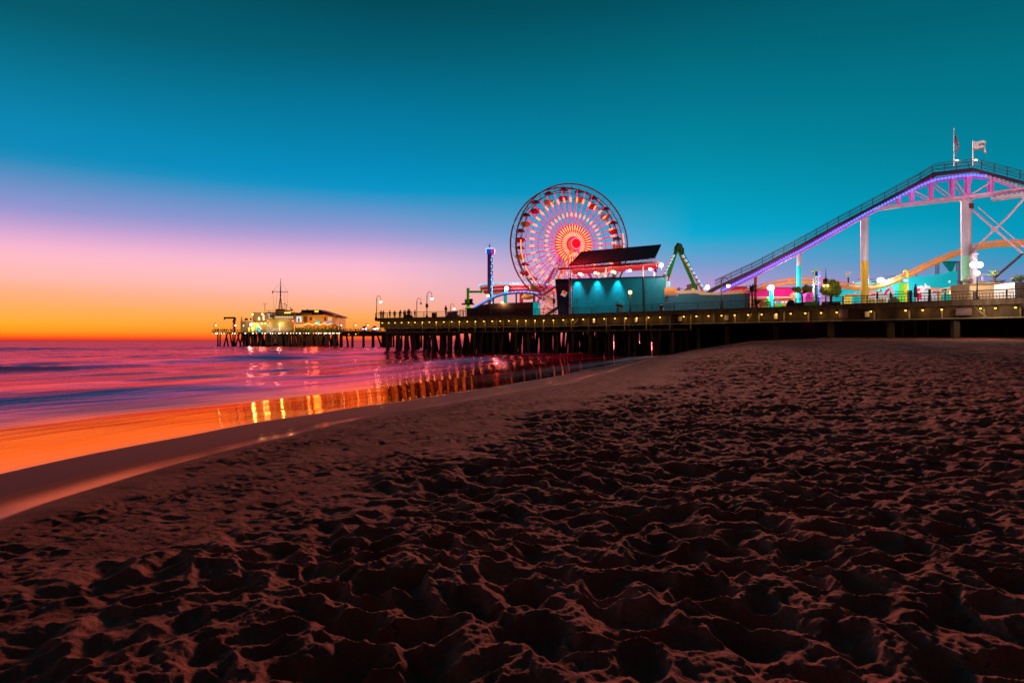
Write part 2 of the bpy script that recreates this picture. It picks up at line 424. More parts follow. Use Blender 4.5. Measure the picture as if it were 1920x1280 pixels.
bp = N('ShaderNodeBump'); bp.inputs['Distance'].default_value = .02; L(n2.outputs['Fac'], bp.inputs['Height']); L(bs.outputs[0], bp.inputs['Strength']); L(bp.outputs[0], b.inputs['Normal'])
SAND = m

def rows(r0, r1, k, lo, hi):
    r = [r0]
    while r[-1] < r1: r.append(r[-1] + min(max(r[-1]**2*k, lo), hi))
    return r
rr = rows(1.2, 115, 3.4e-4, .013, .15); rr += list(np.geomspace(116, 3000, 40))
th = np.concatenate([np.linspace(-2.0, -.95, 40)[:-1], np.linspace(-.95, .95, 1075), np.linspace(.95, 2.0, 60)[1:]])
def f_sand(X, Y):
    z, s, t = sand_z(X, Y)
    damp_ = 1-sstep(1.2, 3.1, s + .5*perlin(t/2.3, s))
    edge = 2.42 + .40*perlin(t/5.5, 0*t+9) + .16*perlin(t/1.3, 0*t+2)
    q = edge-s
    wet_ = np.where(q > 0, np.exp(-(q/.5)**2), np.exp(-(q/.06)**2))*np.clip(.55+perlin(t/3.3, 0*t+3)*1.7 + .6*perlin(t/.9, s*2), 0, 1)
    wet_ = np.maximum(wet_, .18*np.exp(-(np.clip(s, 0, 9)/.25)**2))
    wet_ = np.maximum(wet_, .12*(1-sstep(.5, 3.0, s)))
    return z, {'wet': np.clip(wet_, 0, 1), 'damp': damp_}
polar_mesh('sand_beach', th, np.array(rr), f_sand, SAND)

# ------------------------------------------------------------------ sea
m, nt, out = _nodes('sea_water'); L = nt.links.new
st = N('ShaderNodeAttribute', attribute_name='st'); rg = N('ShaderNodeAttribute', attribute_name='rough')
mp = N('ShaderNodeMapping'); mp.inputs['Scale'].default_value = (.9,.11,1); L(st.outputs['Vector'], mp.inputs[0])
a1 = N('ShaderNodeTexNoise'); a1.inputs['Scale'].default_value = 1.0; a1.inputs['Detail'].default_value = 7; a1.inputs['Roughness'].default_value = .6; a1.inputs['Distortion'].default_value = .6
L(mp.outputs[0], a1.inputs['Vector'])
mp2 = N('ShaderNodeMapping'); mp2.inputs['Scale'].default_value = (.16,.02,1); L(st.outputs['Vector'], mp2.inputs[0])
a2 = N('ShaderNodeTexNoise'); a2.inputs['Scale'].default_value = 1.0; a2.inputs['Detail'].default_value = 4; L(mp2.outputs[0], a2.inputs['Vector'])
hs = N('ShaderNodeMath', operation='ADD'); L(a1.outputs['Fac'], hs.inputs[0])
h2 = N('ShaderNodeMath', operation='MULTIPLY'); L(a2.outputs['Fac'], h2.inputs[0]); h2.inputs[1].default_value = 1.6; L(h2.outputs[0], hs.inputs[1])
bp = N('ShaderNodeBump'); bp.inputs['Distance'].default_value = .35; L(hs.outputs[0], bp.inputs['Height'])
bsr = N('ShaderNodeMapRange'); bsr.inputs[1].default_value = .05; bsr.inputs[2].default_value = .4; bsr.inputs[3].default_value = .045; bsr.inputs[4].default_value = .42
L(rg.outputs['Fac'], bsr.inputs[0]); L(bsr.outputs[0], bp.inputs['Strength'])
gl = N('ShaderNodeBsdfGlossy'); L(rg.outputs['Fac'], gl.inputs['Roughness']); L(bp.outputs[0], gl.inputs['Normal'])
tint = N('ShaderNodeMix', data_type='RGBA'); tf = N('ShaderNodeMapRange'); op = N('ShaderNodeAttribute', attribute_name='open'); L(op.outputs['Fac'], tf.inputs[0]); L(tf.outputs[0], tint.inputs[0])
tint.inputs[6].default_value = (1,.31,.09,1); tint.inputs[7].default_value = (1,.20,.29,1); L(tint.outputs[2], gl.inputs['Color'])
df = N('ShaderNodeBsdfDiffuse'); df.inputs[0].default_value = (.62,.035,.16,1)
fr = N('ShaderNodeFresnel'); fr.inputs[0].default_value = 1.45; L(bp.outputs[0], fr.inputs['Normal'])
fm = N('ShaderNodeMapRange'); fm.inputs[1].default_value = .07; fm.inputs[3].default_value = .10; fm.inputs[4].default_value = 1.0; fm.inputs[2].default_value = .33; L(fr.outputs[0], fm.inputs[0])
mp3 = N('ShaderNodeMapping'); mp3.inputs['Scale'].default_value = (.42,.035,1); L(st.outputs['Vector'], mp3.inputs[0])
a3 = N('ShaderNodeTexNoise'); a3.inputs['Scale'].default_value = 1.0; a3.inputs['Detail'].default_value = 8; a3.inputs['Roughness'].default_value = .62; a3.inputs['Distortion'].default_value = 1.2; L(mp3.outputs[0], a3.inputs['Vector'])
s3 = N('ShaderNodeMapRange', interpolation_type='SMOOTHSTEP'); s3.inputs[1].default_value = .36; s3.inputs[2].default_value = .60; s3.inputs[3].default_value = .50; s3.inputs[4].default_value = 1; L(a3.outputs['Fac'], s3.inputs[0])
s4 = N('ShaderNodeMix'); L(tf.outputs[0], s4.inputs[0]); s4.inputs[2].default_value = 1; L(s3.outputs[0], s4.inputs[3])
fm2 = N('ShaderNodeMath', operation='MULTIPLY'); L(fm.outputs[0], fm2.inputs[0]); L(s4.outputs[0], fm2.inputs[1])
ms = N('ShaderNodeMixShader'); L(fm2.outputs[0], ms.inputs[0]); L(df.outputs[0], ms.inputs[1]); L(gl.outputs[0], ms.inputs[2]); 
fo = N('ShaderNodeAttribute', attribute_name='foam'); fd = N('ShaderNodeBsdfDiffuse'); fd.inputs[0].default_value = (.95,.90,.92,1)
fn = N('ShaderNodeMath', operation='MULTIPLY', use_clamp=True); L(fo.outputs['Fac'], fn.inputs[0]); L(s3.outputs[0], fn.inputs[1])
ms2 = N('ShaderNodeMixShader'); L(fn.outputs[0], ms2.inputs[0]); L(ms.outputs[0], ms2.inputs[1]); L(fd.outputs[0], ms2.inputs[2]); L(ms2.outputs[0], out.inputs[0])
SEAM = m
def f_sea(X, Y):
    s, t = shore(X, Y)
    far = np.hypot(X, Y)
    base = np.maximum(-.5, -.15+.05*s); base = np.where(s > 0, -.15-.12*s, base)
    z = base
    def crest(s0, h, front, bk, wob, seed):
        c = s0 + wob*perlin(t/38.+seed, 0*t+seed) + wob*.3*perlin(t/9.+seed, 0*t+seed)
        q = s-c; a = h*(.7+.6*perlin(t/25.+seed, 0*t+2*seed))
        return a*np.where(q > 0, np.exp(-(q/front)**2), np.exp(-(q/bk)**2))
    z = z + crest(-46, .95, 4.2, 8, 3, 1.3) + crest(-150, .8, 5, 16, 12, 2.7)*(1-sstep(-150, -20, X)*.9) + crest(-84, .16, 4, 9, 8, 5.1)
    z = z + crest(-15.0, .62, 4.6, 6, 3, 7.7) + crest(-27, .28, 3.2, 5, 4, 9.1)
    z = z + .05*fbm(s/2.2, t/9., 4)*sstep(-8, -14, s)*np.clip(1.4-far/250, 0, 1)
    ph = s/8.5 + .8*perlin(t/48., s/40.) + .35*perlin(t/7., s/9.)
    z = z + (.085*np.sin(2*np.pi*ph) + .045*np.sin(2*np.pi*2.3*ph+1.3))*sstep(-9, -17, s)*(.5+.7*np.clip(.5+1.4*perlin(t/22.+5, s/16.), 0, 1))*np.clip(1.5-far/400, .0, 1)
    r = .05 + .07*sstep(-6, -12, s) + .08*sstep(-60, -200, s) + .05*perlin(t/20., s/4.)*sstep(-8, -14, s)
    fw_ = .22 + .5*sstep(25, 90, Y) + .12*perlin(t/1.7, 0*t+6)
    foam = np.exp(-((s+.12)/fw_)**2)*(.15+.85*sstep(18, 34, Y))*(s < .6) + .6*np.exp(-((s+2.2+1.2*perlin(t/7., 0*t+1))/(.5))**2)*sstep(45, 75, Y)*(Y < 130)
    foam = foam + .62*np.exp(-((s+3.2+1.3*perlin(t/8., 0*t+11))/2.0)**2)*sstep(30, 52, Y)*(Y < 125)*np.clip(.75+perlin(s/1.5, t/14.), 0, 1)
    stk = fbm(s/1.6+3*perlin(t/25., s/30.), t/26., 5, .6)
    foam = foam + .75*sstep(.05, .55, stk)*sstep(-8, -12, s)*(np.exp(-((s+24+3*perlin(t/40., 0*t))/6.)**2) + .8*np.exp(-((s+55)/7.)**2) + .5*np.exp(-((s+100)/18.)**2))
    return z, {'open': sstep(-5, -11, s), 'foam': np.clip(foam, 0, 1), 'st': np.stack([s, t, 0*s], -1), 'rough': np.clip(r, .04, .5)}
rs = rows(4.5, 260, 2.2e-4, .03, 1.2); rs += list(np.geomspace(261, 30000, 90))
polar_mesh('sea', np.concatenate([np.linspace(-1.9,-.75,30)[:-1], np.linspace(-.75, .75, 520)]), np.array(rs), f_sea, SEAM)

# ================================================================== MATERIALS FOR OBJECTS
WOOD = mat('pier_timber', (.15,.09,.06), .85, noise=.5, scale=3, stretch=(1,1,.2), bump=.3)
PILE = mat('wet_piling', (.095,.055,.04), .8, noise=.5, scale=4, stretch=(1,1,.3), bump=.4)
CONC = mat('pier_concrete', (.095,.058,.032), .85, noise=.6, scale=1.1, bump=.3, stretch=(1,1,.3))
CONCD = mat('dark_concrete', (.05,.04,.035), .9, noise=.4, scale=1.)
RAIL = mat('dark_railing_paint', (.035,.028,.032), .5, noise=.3)
RUST = mat('galvanised_pipe', (.34,.27,.17), .5, metal=.3, noise=.4)
BLK = mat('black_metal', (.02,.016,.02), .45, noise=.3)
GREYM = mat('grey_metal', (.3,.28,.3), .4, metal=.5)
WHITE = mat('white_steel', (.66,.56,.62), .35, noise=.08, scale=1.2)
TEAL = mat('teal_siding', (.005,.17,.22), .42, noise=.2, scale=2)
NAVY = mat('navy_siding', (.006,.045,.10), .45, noise=.25, scale=2)
TEALP = mat('teal_post', (.004,.06,.085), .4)
TURQ = mat('turquoise_paint', (.0,.55,.56), .5, noise=.12, scale=1.5, emit=(0,.7,.72), es=.35)  # emission on these fairground paints stands in for floodlight spill
CYANW = mat('cyan_lit_canvas', (.0,.50,.60), .65, noise=.18, scale=.8, emit=(0,.62,.75), es=.42, stretch=(.4,1,1))  # emission replaces unseen floodlights shining on the canvas
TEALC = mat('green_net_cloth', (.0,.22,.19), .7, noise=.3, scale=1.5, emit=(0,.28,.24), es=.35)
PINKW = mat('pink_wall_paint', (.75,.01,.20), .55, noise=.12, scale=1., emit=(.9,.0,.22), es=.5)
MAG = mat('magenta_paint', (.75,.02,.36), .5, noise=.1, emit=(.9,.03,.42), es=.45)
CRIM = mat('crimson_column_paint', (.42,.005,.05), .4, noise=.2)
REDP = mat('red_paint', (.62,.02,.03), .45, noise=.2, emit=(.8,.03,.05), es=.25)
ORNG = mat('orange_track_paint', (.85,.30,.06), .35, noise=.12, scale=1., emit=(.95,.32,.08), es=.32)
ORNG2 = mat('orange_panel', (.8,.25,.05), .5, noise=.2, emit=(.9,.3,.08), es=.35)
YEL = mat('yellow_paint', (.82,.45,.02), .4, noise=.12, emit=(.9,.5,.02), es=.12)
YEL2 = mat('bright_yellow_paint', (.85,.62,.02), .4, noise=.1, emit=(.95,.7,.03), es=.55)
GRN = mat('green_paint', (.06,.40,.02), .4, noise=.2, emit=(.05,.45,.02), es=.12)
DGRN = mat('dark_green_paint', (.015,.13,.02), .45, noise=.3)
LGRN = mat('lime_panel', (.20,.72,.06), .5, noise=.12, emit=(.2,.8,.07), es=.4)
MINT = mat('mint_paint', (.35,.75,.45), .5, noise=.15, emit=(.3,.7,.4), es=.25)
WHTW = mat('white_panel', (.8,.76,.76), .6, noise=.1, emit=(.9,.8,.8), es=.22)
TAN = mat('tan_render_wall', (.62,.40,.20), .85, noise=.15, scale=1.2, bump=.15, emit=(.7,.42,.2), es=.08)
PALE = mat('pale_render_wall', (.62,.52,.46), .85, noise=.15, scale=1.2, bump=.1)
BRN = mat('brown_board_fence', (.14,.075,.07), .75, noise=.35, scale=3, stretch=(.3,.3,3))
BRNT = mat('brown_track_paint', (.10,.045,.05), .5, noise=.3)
PURP = mat('purple_lit_steel', (.30,.05,.26), .4, noise=.2, scale=2., emit=(.45,.02,.38), es=.5)  # coloured LED wash on the steel, put into its colour and emission
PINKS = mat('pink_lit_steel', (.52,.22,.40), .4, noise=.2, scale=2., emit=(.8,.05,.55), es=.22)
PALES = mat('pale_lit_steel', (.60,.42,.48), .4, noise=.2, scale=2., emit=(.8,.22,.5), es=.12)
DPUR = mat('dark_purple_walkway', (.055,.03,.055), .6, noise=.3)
SPOKE = mat('pink_lit_spoke_paint', (.35,.13,.28), .5, noise=.2, emit=(.9,.04,.25), es=.85)  # pink light from the wheel's strips painted onto spokes and rims as glow
RIMM = mat('pink_lit_rim_paint', (.20,.085,.11), .5, noise=.3, emit=(.7,.04,.14), es=.07)
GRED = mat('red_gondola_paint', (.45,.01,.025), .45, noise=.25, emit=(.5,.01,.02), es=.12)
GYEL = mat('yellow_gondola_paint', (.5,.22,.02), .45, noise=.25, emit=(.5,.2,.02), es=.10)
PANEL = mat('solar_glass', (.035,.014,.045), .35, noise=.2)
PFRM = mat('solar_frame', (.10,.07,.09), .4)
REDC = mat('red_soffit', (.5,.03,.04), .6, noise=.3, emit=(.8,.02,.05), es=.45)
OLIVE = mat('olive_lit_office_wall', (.32,.19,.06), .8, noise=.4, scale=.35, emit=(.65,.24,.02), es=.28)  # amber lamplight on the far pier walls painted in as emission
OLIVD = mat('brown_lit_office_wall', (.16,.085,.05), .8, noise=.4, scale=.35, emit=(.5,.16,.03), es=.2)
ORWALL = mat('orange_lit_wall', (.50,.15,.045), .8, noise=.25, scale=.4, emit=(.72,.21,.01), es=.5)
ROOF = mat('brown_shingle_roof', (.12,.05,.035), .85, noise=.4, scale=2)
PALM = mat('palm_leaf', (.07,.11,.03), .6, noise=.4, scale=2)
LEAF = mat('lit_tree_leaf', (.15,.18,.035), .6, noise=.6, scale=1.2, emit=(.10,.10,.01), es=.3)  # faint emission brightens the crowns in place of lamplight
LEAFB = mat('brown_twig_leaf', (.16,.10,.08), .7, noise=.4)
BARK = mat('tree_bark', (.10,.055,.04), .9, noise=.4, scale=4, bump=.4)
SKIN = mat('skin', (.35,.17,.11), .6, noise=.1); HAIRM = mat('dark_hair', (.02,.012,.01), .6)
CL1 = mat('dark_red_cloth', (.17,.03,.035), .9); CL2 = mat('black_cloth', (.025,.02,.025), .9); CL3 = mat('blue_denim', (.04,.05,.09), .9)
CL4 = mat('grey_cloth', (.18,.15,.16), .9)
G_AMB = glow('amber_lamp_glow', (1,.48,.06), 5); G_WARM = glow('warm_bulb_glow', (1,.86,.62), 9); G_WHT = glow('white_flood_glow', (1,.93,.90), 7)
G_SUN = glow('pale_green_flood_glow', (1,1,.72), 18); G_ORG = glow('orange_lamp_glow', (1,.55,.12), 8)
G_LED = glow('orange_white_led', (1,.11,.05), 5.2, True); G_SUNB = glow('yellow_white_led', (1,.22,.08), 4.2, True)
G_RED = glow('red_led_disc', (1,.006,.012), 1.05); G_REDH = glow('red_led_ring', (1,.10,.03), .95)
G_BLUE = glow('blue_led', (.06,.16,1), 2.6); G_CYAN = glow('cyan_led', (.08,.72,1), 1.6); G_CYB = glow('blue_cyan_led', (.02,.35,1), 1.4)
G_PINK = glow('pink_led', (1,.25,.75), 1.6); G_REDS = glow('red_strip_led', (1,.12,.10), 1.4); G_GRN = glow('green_led', (.1,1,.25), 1.5)
G_YEL = glow('yellow_neon', (1,.72,.06), 1.6); G_CY2 = glow('cyan_sign', (.02,.85,.65), 1.1); G_RSGN = glow('red_white_sign', (1,.08,.12), 1.2)
G_WIN = glow('lit_window', (1,.62,.30), .8); G_STR = glow('string_light', (1,.45,.17), 3.4); G_MAGD = glow('magenta_led', (1,.05,.6), 1.2)
G_WALL = glow('white_sign_face', (.95,.93,.88), .9)

# ================================================================== NEAR PIER
E = [P(703,598.3,123.4), P(1040,592,106.7), P(1920,563,66.5)]
E = [Vector((p.x, p.y, DK)) for p in E]
E.append(E[2] + (E[2]-E[1])*.35)
def edge(px, back=0., z=DK):
    """point on the pier's front edge (moved back by `back` m) in the direction of photo column px"""
    k = (px-960)/F
    for a, b_ in ((E[0],E[1]), (E[1],E[3])):
        n = Vector(((b_-a).y, -(b_-a).x, 0)).normalized()
        if n.y < 0: n = -n
        A, B = a+n*back, b_+n*back
        den = (B.x-A.x) - k*(B.y-A.y)
        t = (k*A.y - A.x)/den
        last = a is E[1]
        if (t <= 1.0 and not last) or last: 
            q = A+(B-A)*t; return Vector((q.x, q.y, z))
def nrm(px):
    a, b_ = (E[0],E[1]) if px < 1040 else (E[1],E[3])
    n = Vector(((b_-a).y, -(b_-a).x, 0)).normalized()
    return n if n.y > 0 else -n
def adir(px):
    a, b_ = (E[0],E[1]) if px < 1040 else (E[1],E[3])
    return (b_-a).normalized()
def arz(px): d = adir(px); return math.atan2(d.y, d.x)
def at_depth(px, d, z): return Vector(((px-960)/F*d, d, z))

pier = thing('pier', 'long dark timber pier deck on pilings carrying the lit fairground', 'pier', (E[1].x, E[1].y, 0))
Bk = [Vector((-2, 215, DK)), Vector((95, 150, DK))]
poly = [E[0], E[1], E[3], Bk[1], Bk[0]]
MB().prism([p for p in poly], (0,0,-.32)).build('deck', WOOD, pier)
cb = MB()
for a, b_ in ((0,1),(1,3)):
    n = Vector((0,-1,0)); cb.beam(E[a]+Vector((0,.16,.11)), E[b_]+Vector((0,.16,.11)), .3, .22)
cb.build('kerb_beam', WOOD, pier)
def along(x0, x1, back, z):
    xs = [x0] + ([1040] if x0 < 1040 < x1 else []) + [x1]
    return [edge(x, back, z) for x in xs]
def run(mb, x0, x1, back, z, w, h):
    ps = along(x0, x1, back, z)
    for a, b_ in zip(ps, ps[1:]): mb.beam(a, b_, w, h)
    return mb
run(MB(), 713, 1290, .75, 4.78, .22, 1.12).build('fascia_beam', CONC, pier, label='olive lit timber fascia under the deck edge')
run(MB(), 1291, 2250, .75, 4.70, .3, 1.34).build('fascia_wall', CONC, pier, label='concrete fascia under the deck edge')
run(MB(), 713, 2250, .42, 4.08, .12, .12).build('pipe', RUST, pier)
run(MB(), 716, 1290, .55, 3.32, .16, .2).build('lower_stringer', WOOD, pier)
for k, bk in enumerate((9, 20, 34)):
    run(MB(), 722+k*6, 1290, bk, 4.6, .5, 1.3).build('cross_beam', WOOD, pier)
    if k < 1: run(MB(), 726, 1290, bk, 3.3, .3, .25).build('cross_beam', WOOD, pier)
hx = [792,818,842,861,891,910,931,944,970,986,1003,1019,1038,1071,1103,1137,1171,1212,1256,1295,1338,1378,1423,1470,1516]
for x in hx:
    MB().beam(edge(x,.36,5.3), edge(x,.36,3.25 if x < 1300 else 4.15), .13).build('hanger_post', RUST, pier)
for x in (830, 1079, 1404): MB().beam(edge(x-5,.40,4.2), edge(x+6,.40,5.2), .07).build('diagonal_strut', RUST, pier)
for x in (1114,1193,1275,1362,1455,1626): MB().box(edge(x,.30,4.75), (.42,.2,.62), arz(x)).build('junction_box', PALE, pier)
for x in (1640, 1705, 1766, 1845, 1914): MB().beam(edge(x,.44,5.0), edge(x,.44,4.15), .12).build('hanger_post', RUST, pier)
MB().beam(edge(1826,.38,5.25), edge(1852,.38,4.12), .07).build('diagonal_strut', RUST, pier)
# pilings: bents perpendicular to the edge
rp = random.Random(11)
def piling(mb, p, q, r=.2):
    d = q-p
    mb.path([p, p+d*.55, p+d*.82, q], [r*.95, r, r*1.15, r*1.5], 8)
bents = [728,746,764,779,799,813,828,843,858,874,890,907,926,946,968,992,1018,1046,1076,1108,1142,1180,1220,1262]
cnt = 0; rest = MB()
for k, x in enumerate(bents):
    for j, bk in enumerate((.9, 5, 10, 16, 23, 31, 40)):
        lean = rp.choice([0,0,0,.9,-.9]) if k not in (0,) else 0
        jx = rp.uniform(-.5,.5) if j else 0
        p = edge(x, bk+rp.uniform(-.8,.8)*(j > 0), 4.3) + adir(x)*jx; q = p + adir(x)*lean + nrm(x)*rp.uniform(-.3,.3); q.z = -1.3
        r = rp.uniform(.19,.25)
        if j < 4 and (j < 3 or k < 14):
            mb = MB(); piling(mb, p, q, r); mb.build('piling', PILE, pier, smooth=True)
        else: piling(rest, p, q, r)
        if k > 9:
            for _ in range(2):
                p2 = p + adir(x)*rp.uniform(-1.6,1.6) + nrm(x)*rp.uniform(1,4); q2 = p2 + adir(x)*rp.choice([0,.6,-.6]); q2.z = -1.3; piling(rest, p2, q2, .2)
for _ in range(75):
    x = rp.uniform(1120, 1293); p = edge(x, rp.uniform(2, 44), 4.3); q = p+adir(x)*rp.choice([0,0,.7,-.7]); q.z = -1.3; piling(rest, p, q, .24)
rs_ = rest.build('rear_piling', PILE, pier, smooth=True); rs_['kind'] = 'stuff'
for x in (1310, 1364, 1455):
    MB().beam(edge(x,1.6,4.1), edge(x,1.6,-.5), .42).build('concrete_piling', CONCD, pier)
for x, wd in ((1558,.55),(1670,.6),(1791,.62),(1935,.6)):
    MB().beam(edge(x,1.1,4.08), edge(x,1.1,.6), wd).build('concrete_piling', CONC, pier)
for x in (1693,1716,1740): MB().beam(edge(x,6,4.1), edge(x,6,.8), .1).build('steel_prop', GREYM, pier)
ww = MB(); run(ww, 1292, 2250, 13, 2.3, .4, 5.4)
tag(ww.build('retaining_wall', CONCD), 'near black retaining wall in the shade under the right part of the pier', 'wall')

# lamps under the deck edge
LX = [717,729,740.6,753,766,778,792,805,818,832,847,861.5,876,891.5,907,923,938,954,970,986,1003,1019.5,1037.5,1056,1074,1093.5,1113.6,1133,1153,1173.5,1194,1216,1237.5,
      1282,1305.7,1328.4,1352.8,1377.5,1402.8,1428,1455.7,1482.5,1510,1539.5,1568.8,1633,1698,1730,1765.7,1838.6,1866.4,1904]
lamp0 = None
for i, x in enumerate(LX):
    lb = 'amber lamp under the near pier deck edge, %s from the left' % ordinal(i+1)
    gr = 'amber lamps under the near pier deck edge'
    loc = edge(x, .1, 5.05)
    if lamp0 is None:
        lamp0 = thing('deck_lamp', lb, 'lamp', loc, arz(x), gr)
        MB().beam((0,.62,.22), (0,0,.22), .06).tube((0,0,.25), (0,0,.12), .05).build('bracket', BLK, lamp0, world=False)
        MB().lathe([(.05,.16),(.20,.04),(.19,.02)], n=10).build('shade', BLK, lamp0, world=False)
        MB().ball((0,0,0), .105, 8, 6).build('bulb', G_AMB, lamp0, world=False)
        lamp((0,-.25,-.25), (1,.60,.16), 9.5, None, .10).parent = lamp0
    else: dup(lamp0, loc, arz(x), lb, gr)

# railings
def railing(x0, x1, label, back, heights, step, thick, picket=False, z0=DK+.2, name='pier_railing'):
    p0 = edge((x0+x1)/2, back)
    t = thing(name, label, 'railing', p0)
    xs = [x0]; 
    n = max(2, int(((edge(x1,back)-edge(x0,back)).length)/step))
    A, B = edge(x0, back), edge(x1, back)
    pts = [A+(B-A)*k/n for k in range(n+1)]
    for p in pts: MB().beam(p+Vector((0,0,z0-DK)), p+Vector((0,0,heights[-1])), thick*1.25).build('post', RAIL, t)
    for k, h in enumerate(heights): MB().beam(A+Vector((0,0,h)), B+Vector((0,0,h)), thick if k == len(heights)-1 else thick*.7).build('rail', RAIL, t)
    if picket:
        for a, b_ in zip(pts, pts[1:]):
            mb = MB(); m_ = max(3, int((b_-a).length/.28))
            for i in range(1, m_):
                q = a+(b_-a)*i/m_; mb.beam(q+Vector((0,0,heights[0])), q+Vector((0,0,heights[-2] if len(heights) > 3 else heights[-1])), .035)
            mb.build('baluster_panel', RAIL, t)
    return t
railing(704, 868, 'thin dark railing with open sky behind on the left end of the pier', .25, (.45,.78,1.12), 2.6, .075)
railing(869, 1039, 'thin dark railing in front of the brown board fence and turquoise booth', .25, (.45,.7,.95,1.15), 3., .06)
railing(1041, 1404, 'thin dark railing in front of the teal stage wall', .25, (.42,.66,.9,1.15), 3.2, .06)
railing(1412, 1580, 'dark railing in front of the pink building and ball shaped trees', .25, (.35,.62,.9,1.12), 2.6, .07)
railing(1581, 1826, 'dark picket railing in front of the cyan canvas wall', .25, (.26,.5,.86,1.12), 2.4, .085, True)
railing(1830, 2150, 'dark picket railing in front of the tan planter walls', .25, (.26,.5,.86,1.14), 2.4, .095, True)

# sign boards hung on the fascia
for x, lb, wd, h in ((1581.5,'plain brown board hanging on the pier edge near the yellow column',.98,1.15),(1807,'pinkish notice board hanging on the pier edge below the tan planters',1.38,.72)):
    t = thing('notice_board', lb, 'sign', edge(x,.05,4.98 if x < 1700 else 4.75))
    MB().box(edge(x,.05,4.98 if x < 1700 else 4.75), (wd,.05,h), arz(x)).build('board', mat('notice_face',(.27,.14,.15),.7,noise=.3,scale=5), t)
    if x > 1700:
        mb = MB()
        for k in range(3): mb.box(edge(x,0,4.60+k*.13), (wd*.86,.012,.03), arz(x))
        mb.build('lettering', mat('notice_text',(.45,.28,.28),.8), t)
    MB().box(edge(x,.05,5.42 if x > 1700 else 5.60), (.08,.04,.5 if x > 1700 else .1), arz(x)).build('hanger', BLK, t)

# ================================================================== STREET LAMPS
def make_hook(label, loc, rz):
    t = thing('street_lamp', label, 'street lamp', loc, rz, 'hook shaped street lamps on the pier')
    MB().lathe([(.24,0),(.22,.3),(.11,.55),(.075,.9),(.06,3.5),(.055,3.62)], n=10).build('post', BLK, t, world=False, smooth=True)
    arc = [(0,0,3.6)] + [(.48-.48*math.cos(a), 0, 3.75+.5*math.sin(a)) for a in np.linspace(0, math.pi, 12)] + [(.96,0,3.45)]
    MB().path(arc, .042, 6).build('hook_arm', BLK, t, world=False, smooth=True)
    MB().path([(.05,0,3.3),(.3,0,3.72),(.1,0,3.95)], .018, 5).build('scroll', BLK, t, world=False)
    MB().lathe([(.05,3.48),(.10,3.42),(.19,3.30),(.18,3.28)], (.96,0,0), 10).build('shade', BLK, t, world=False, smooth=True)
    return t
hk = make_hook('tall lit hook lamp on the far left corner of the near pier', edge(706,.6), arz(706))
MB().ball((.96,0,3.16), .22, 10, 8).build('globe', G_WARM, hk, world=False)
lamp((.96,0,2.9), (1,.85,.6), 60, None, .2).parent = hk
g_ = 'hook shaped street lamps on the pier'
dk_ = make_hook('unlit hook lamp with a dark head beside the people on the near pier', edge(781.5, 8, DK-.1), arz(781))
MB().ball((.96,0,3.18), .16, 8, 6).build('globe', BLK, dk_, world=False)
h2_ = dup(hk, edge(800.5,.6), arz(800), 'tall lit hook lamp with a control box on its post', g_, 1.08)
MB().box((0,0,2.05), (.34,.26,.62)).build('control_box', BLK, h2_, world=False)
dup(hk, at_depth(844.5, 150, DK), arz(844), 'short looking lit hook lamp just left of the green ride arm', g_)
dup(hk, edge(1352.5,.6), arz(1352), 'lit hook lamp standing before the low teal wall', g_, 1.0)
hkf = [(401,'small hook lamp at the seaward tip of the far pier'),(636,'hook lamp right of the restaurant roof eave on the far pier'),(663,'hook lamp left of the parasols on the far pier'),(686,'hook lamp between the parasols on the far pier')]
for x, lb in hkf: dup(hk, at_depth(x, 299, DK), 0, lb, g_)
# straight post lamps
def post_lamp(label, loc, h, gm, kind, wl, col):
    t = thing('post_lamp', label, 'street lamp', loc)
    MB().lathe([(.30,0),(.26,.25),(.12,.5),(.075,.8),(.055,h-.25),(.1,h-.2)], n=10).build('post', BLK, t, world=False, smooth=True)
    if kind == 'globe':
        MB().ball((0,0,h), .26, 12, 8).build('globe', gm, t, world=False)
    else:
        MB().lathe([(.33,h-.05),(.36,h),(.34,h+.62),(.06,h+.66)], n=8).build('lantern_head', BLK, t, world=False)
        MB().lathe([(.10,h+.66),(.055,h+.9),(.02,h+1.9)], n=6).build('spike', BLK, t, world=False)
        for s in (-1,1): MB().ball((.22*s,0,h-.13), .13, 8, 6).build('bulb', gm, t, world=False)
    lamp((0,-.5,h-.3), col, wl, None, .2).parent = t
    return t
post_lamp('post lamp with a glowing orange globe before the teal stage wall', edge(1181.5,.7), 3.05, G_ORG, 'globe', 160, (1,.6,.2))
post_lamp('dark lantern post with two bulbs and a roof spike beside the round tree', edge(1548.5,.5), 2.65, G_ORG, 'lantern', 60, (1,.6,.2))
post_lamp('post lamp with an orange globe before the tan planter wall', edge(1832,.5), 2.95, G_ORG, 'globe', 90, (1,.6,.25))
t = thing('pole', 'plain dark pole with a control box in front of the white stair frame', 'pole', edge(1038.5,.6))
p = edge(1038.5,.6)
MB().tube(p, p+Vector((0,0,3.7)), .075, .055).build('post', BLK, t); MB().box(p+Vector((0,0,2.3)), (.32,.26,.75)).build('control_box', BLK, t)
t = thing('pole', 'short dark pole with a white cap before the teal stage wall', 'pole', edge(1072,.6))
p = edge(1072,.6); MB().tube(p, p+Vector((0,0,1.35)), .07, .06).build('post', BLK, t); MB().ball(p+Vector((0,0,1.42)), .11, 8, 6).build('cap', WHITE, t)

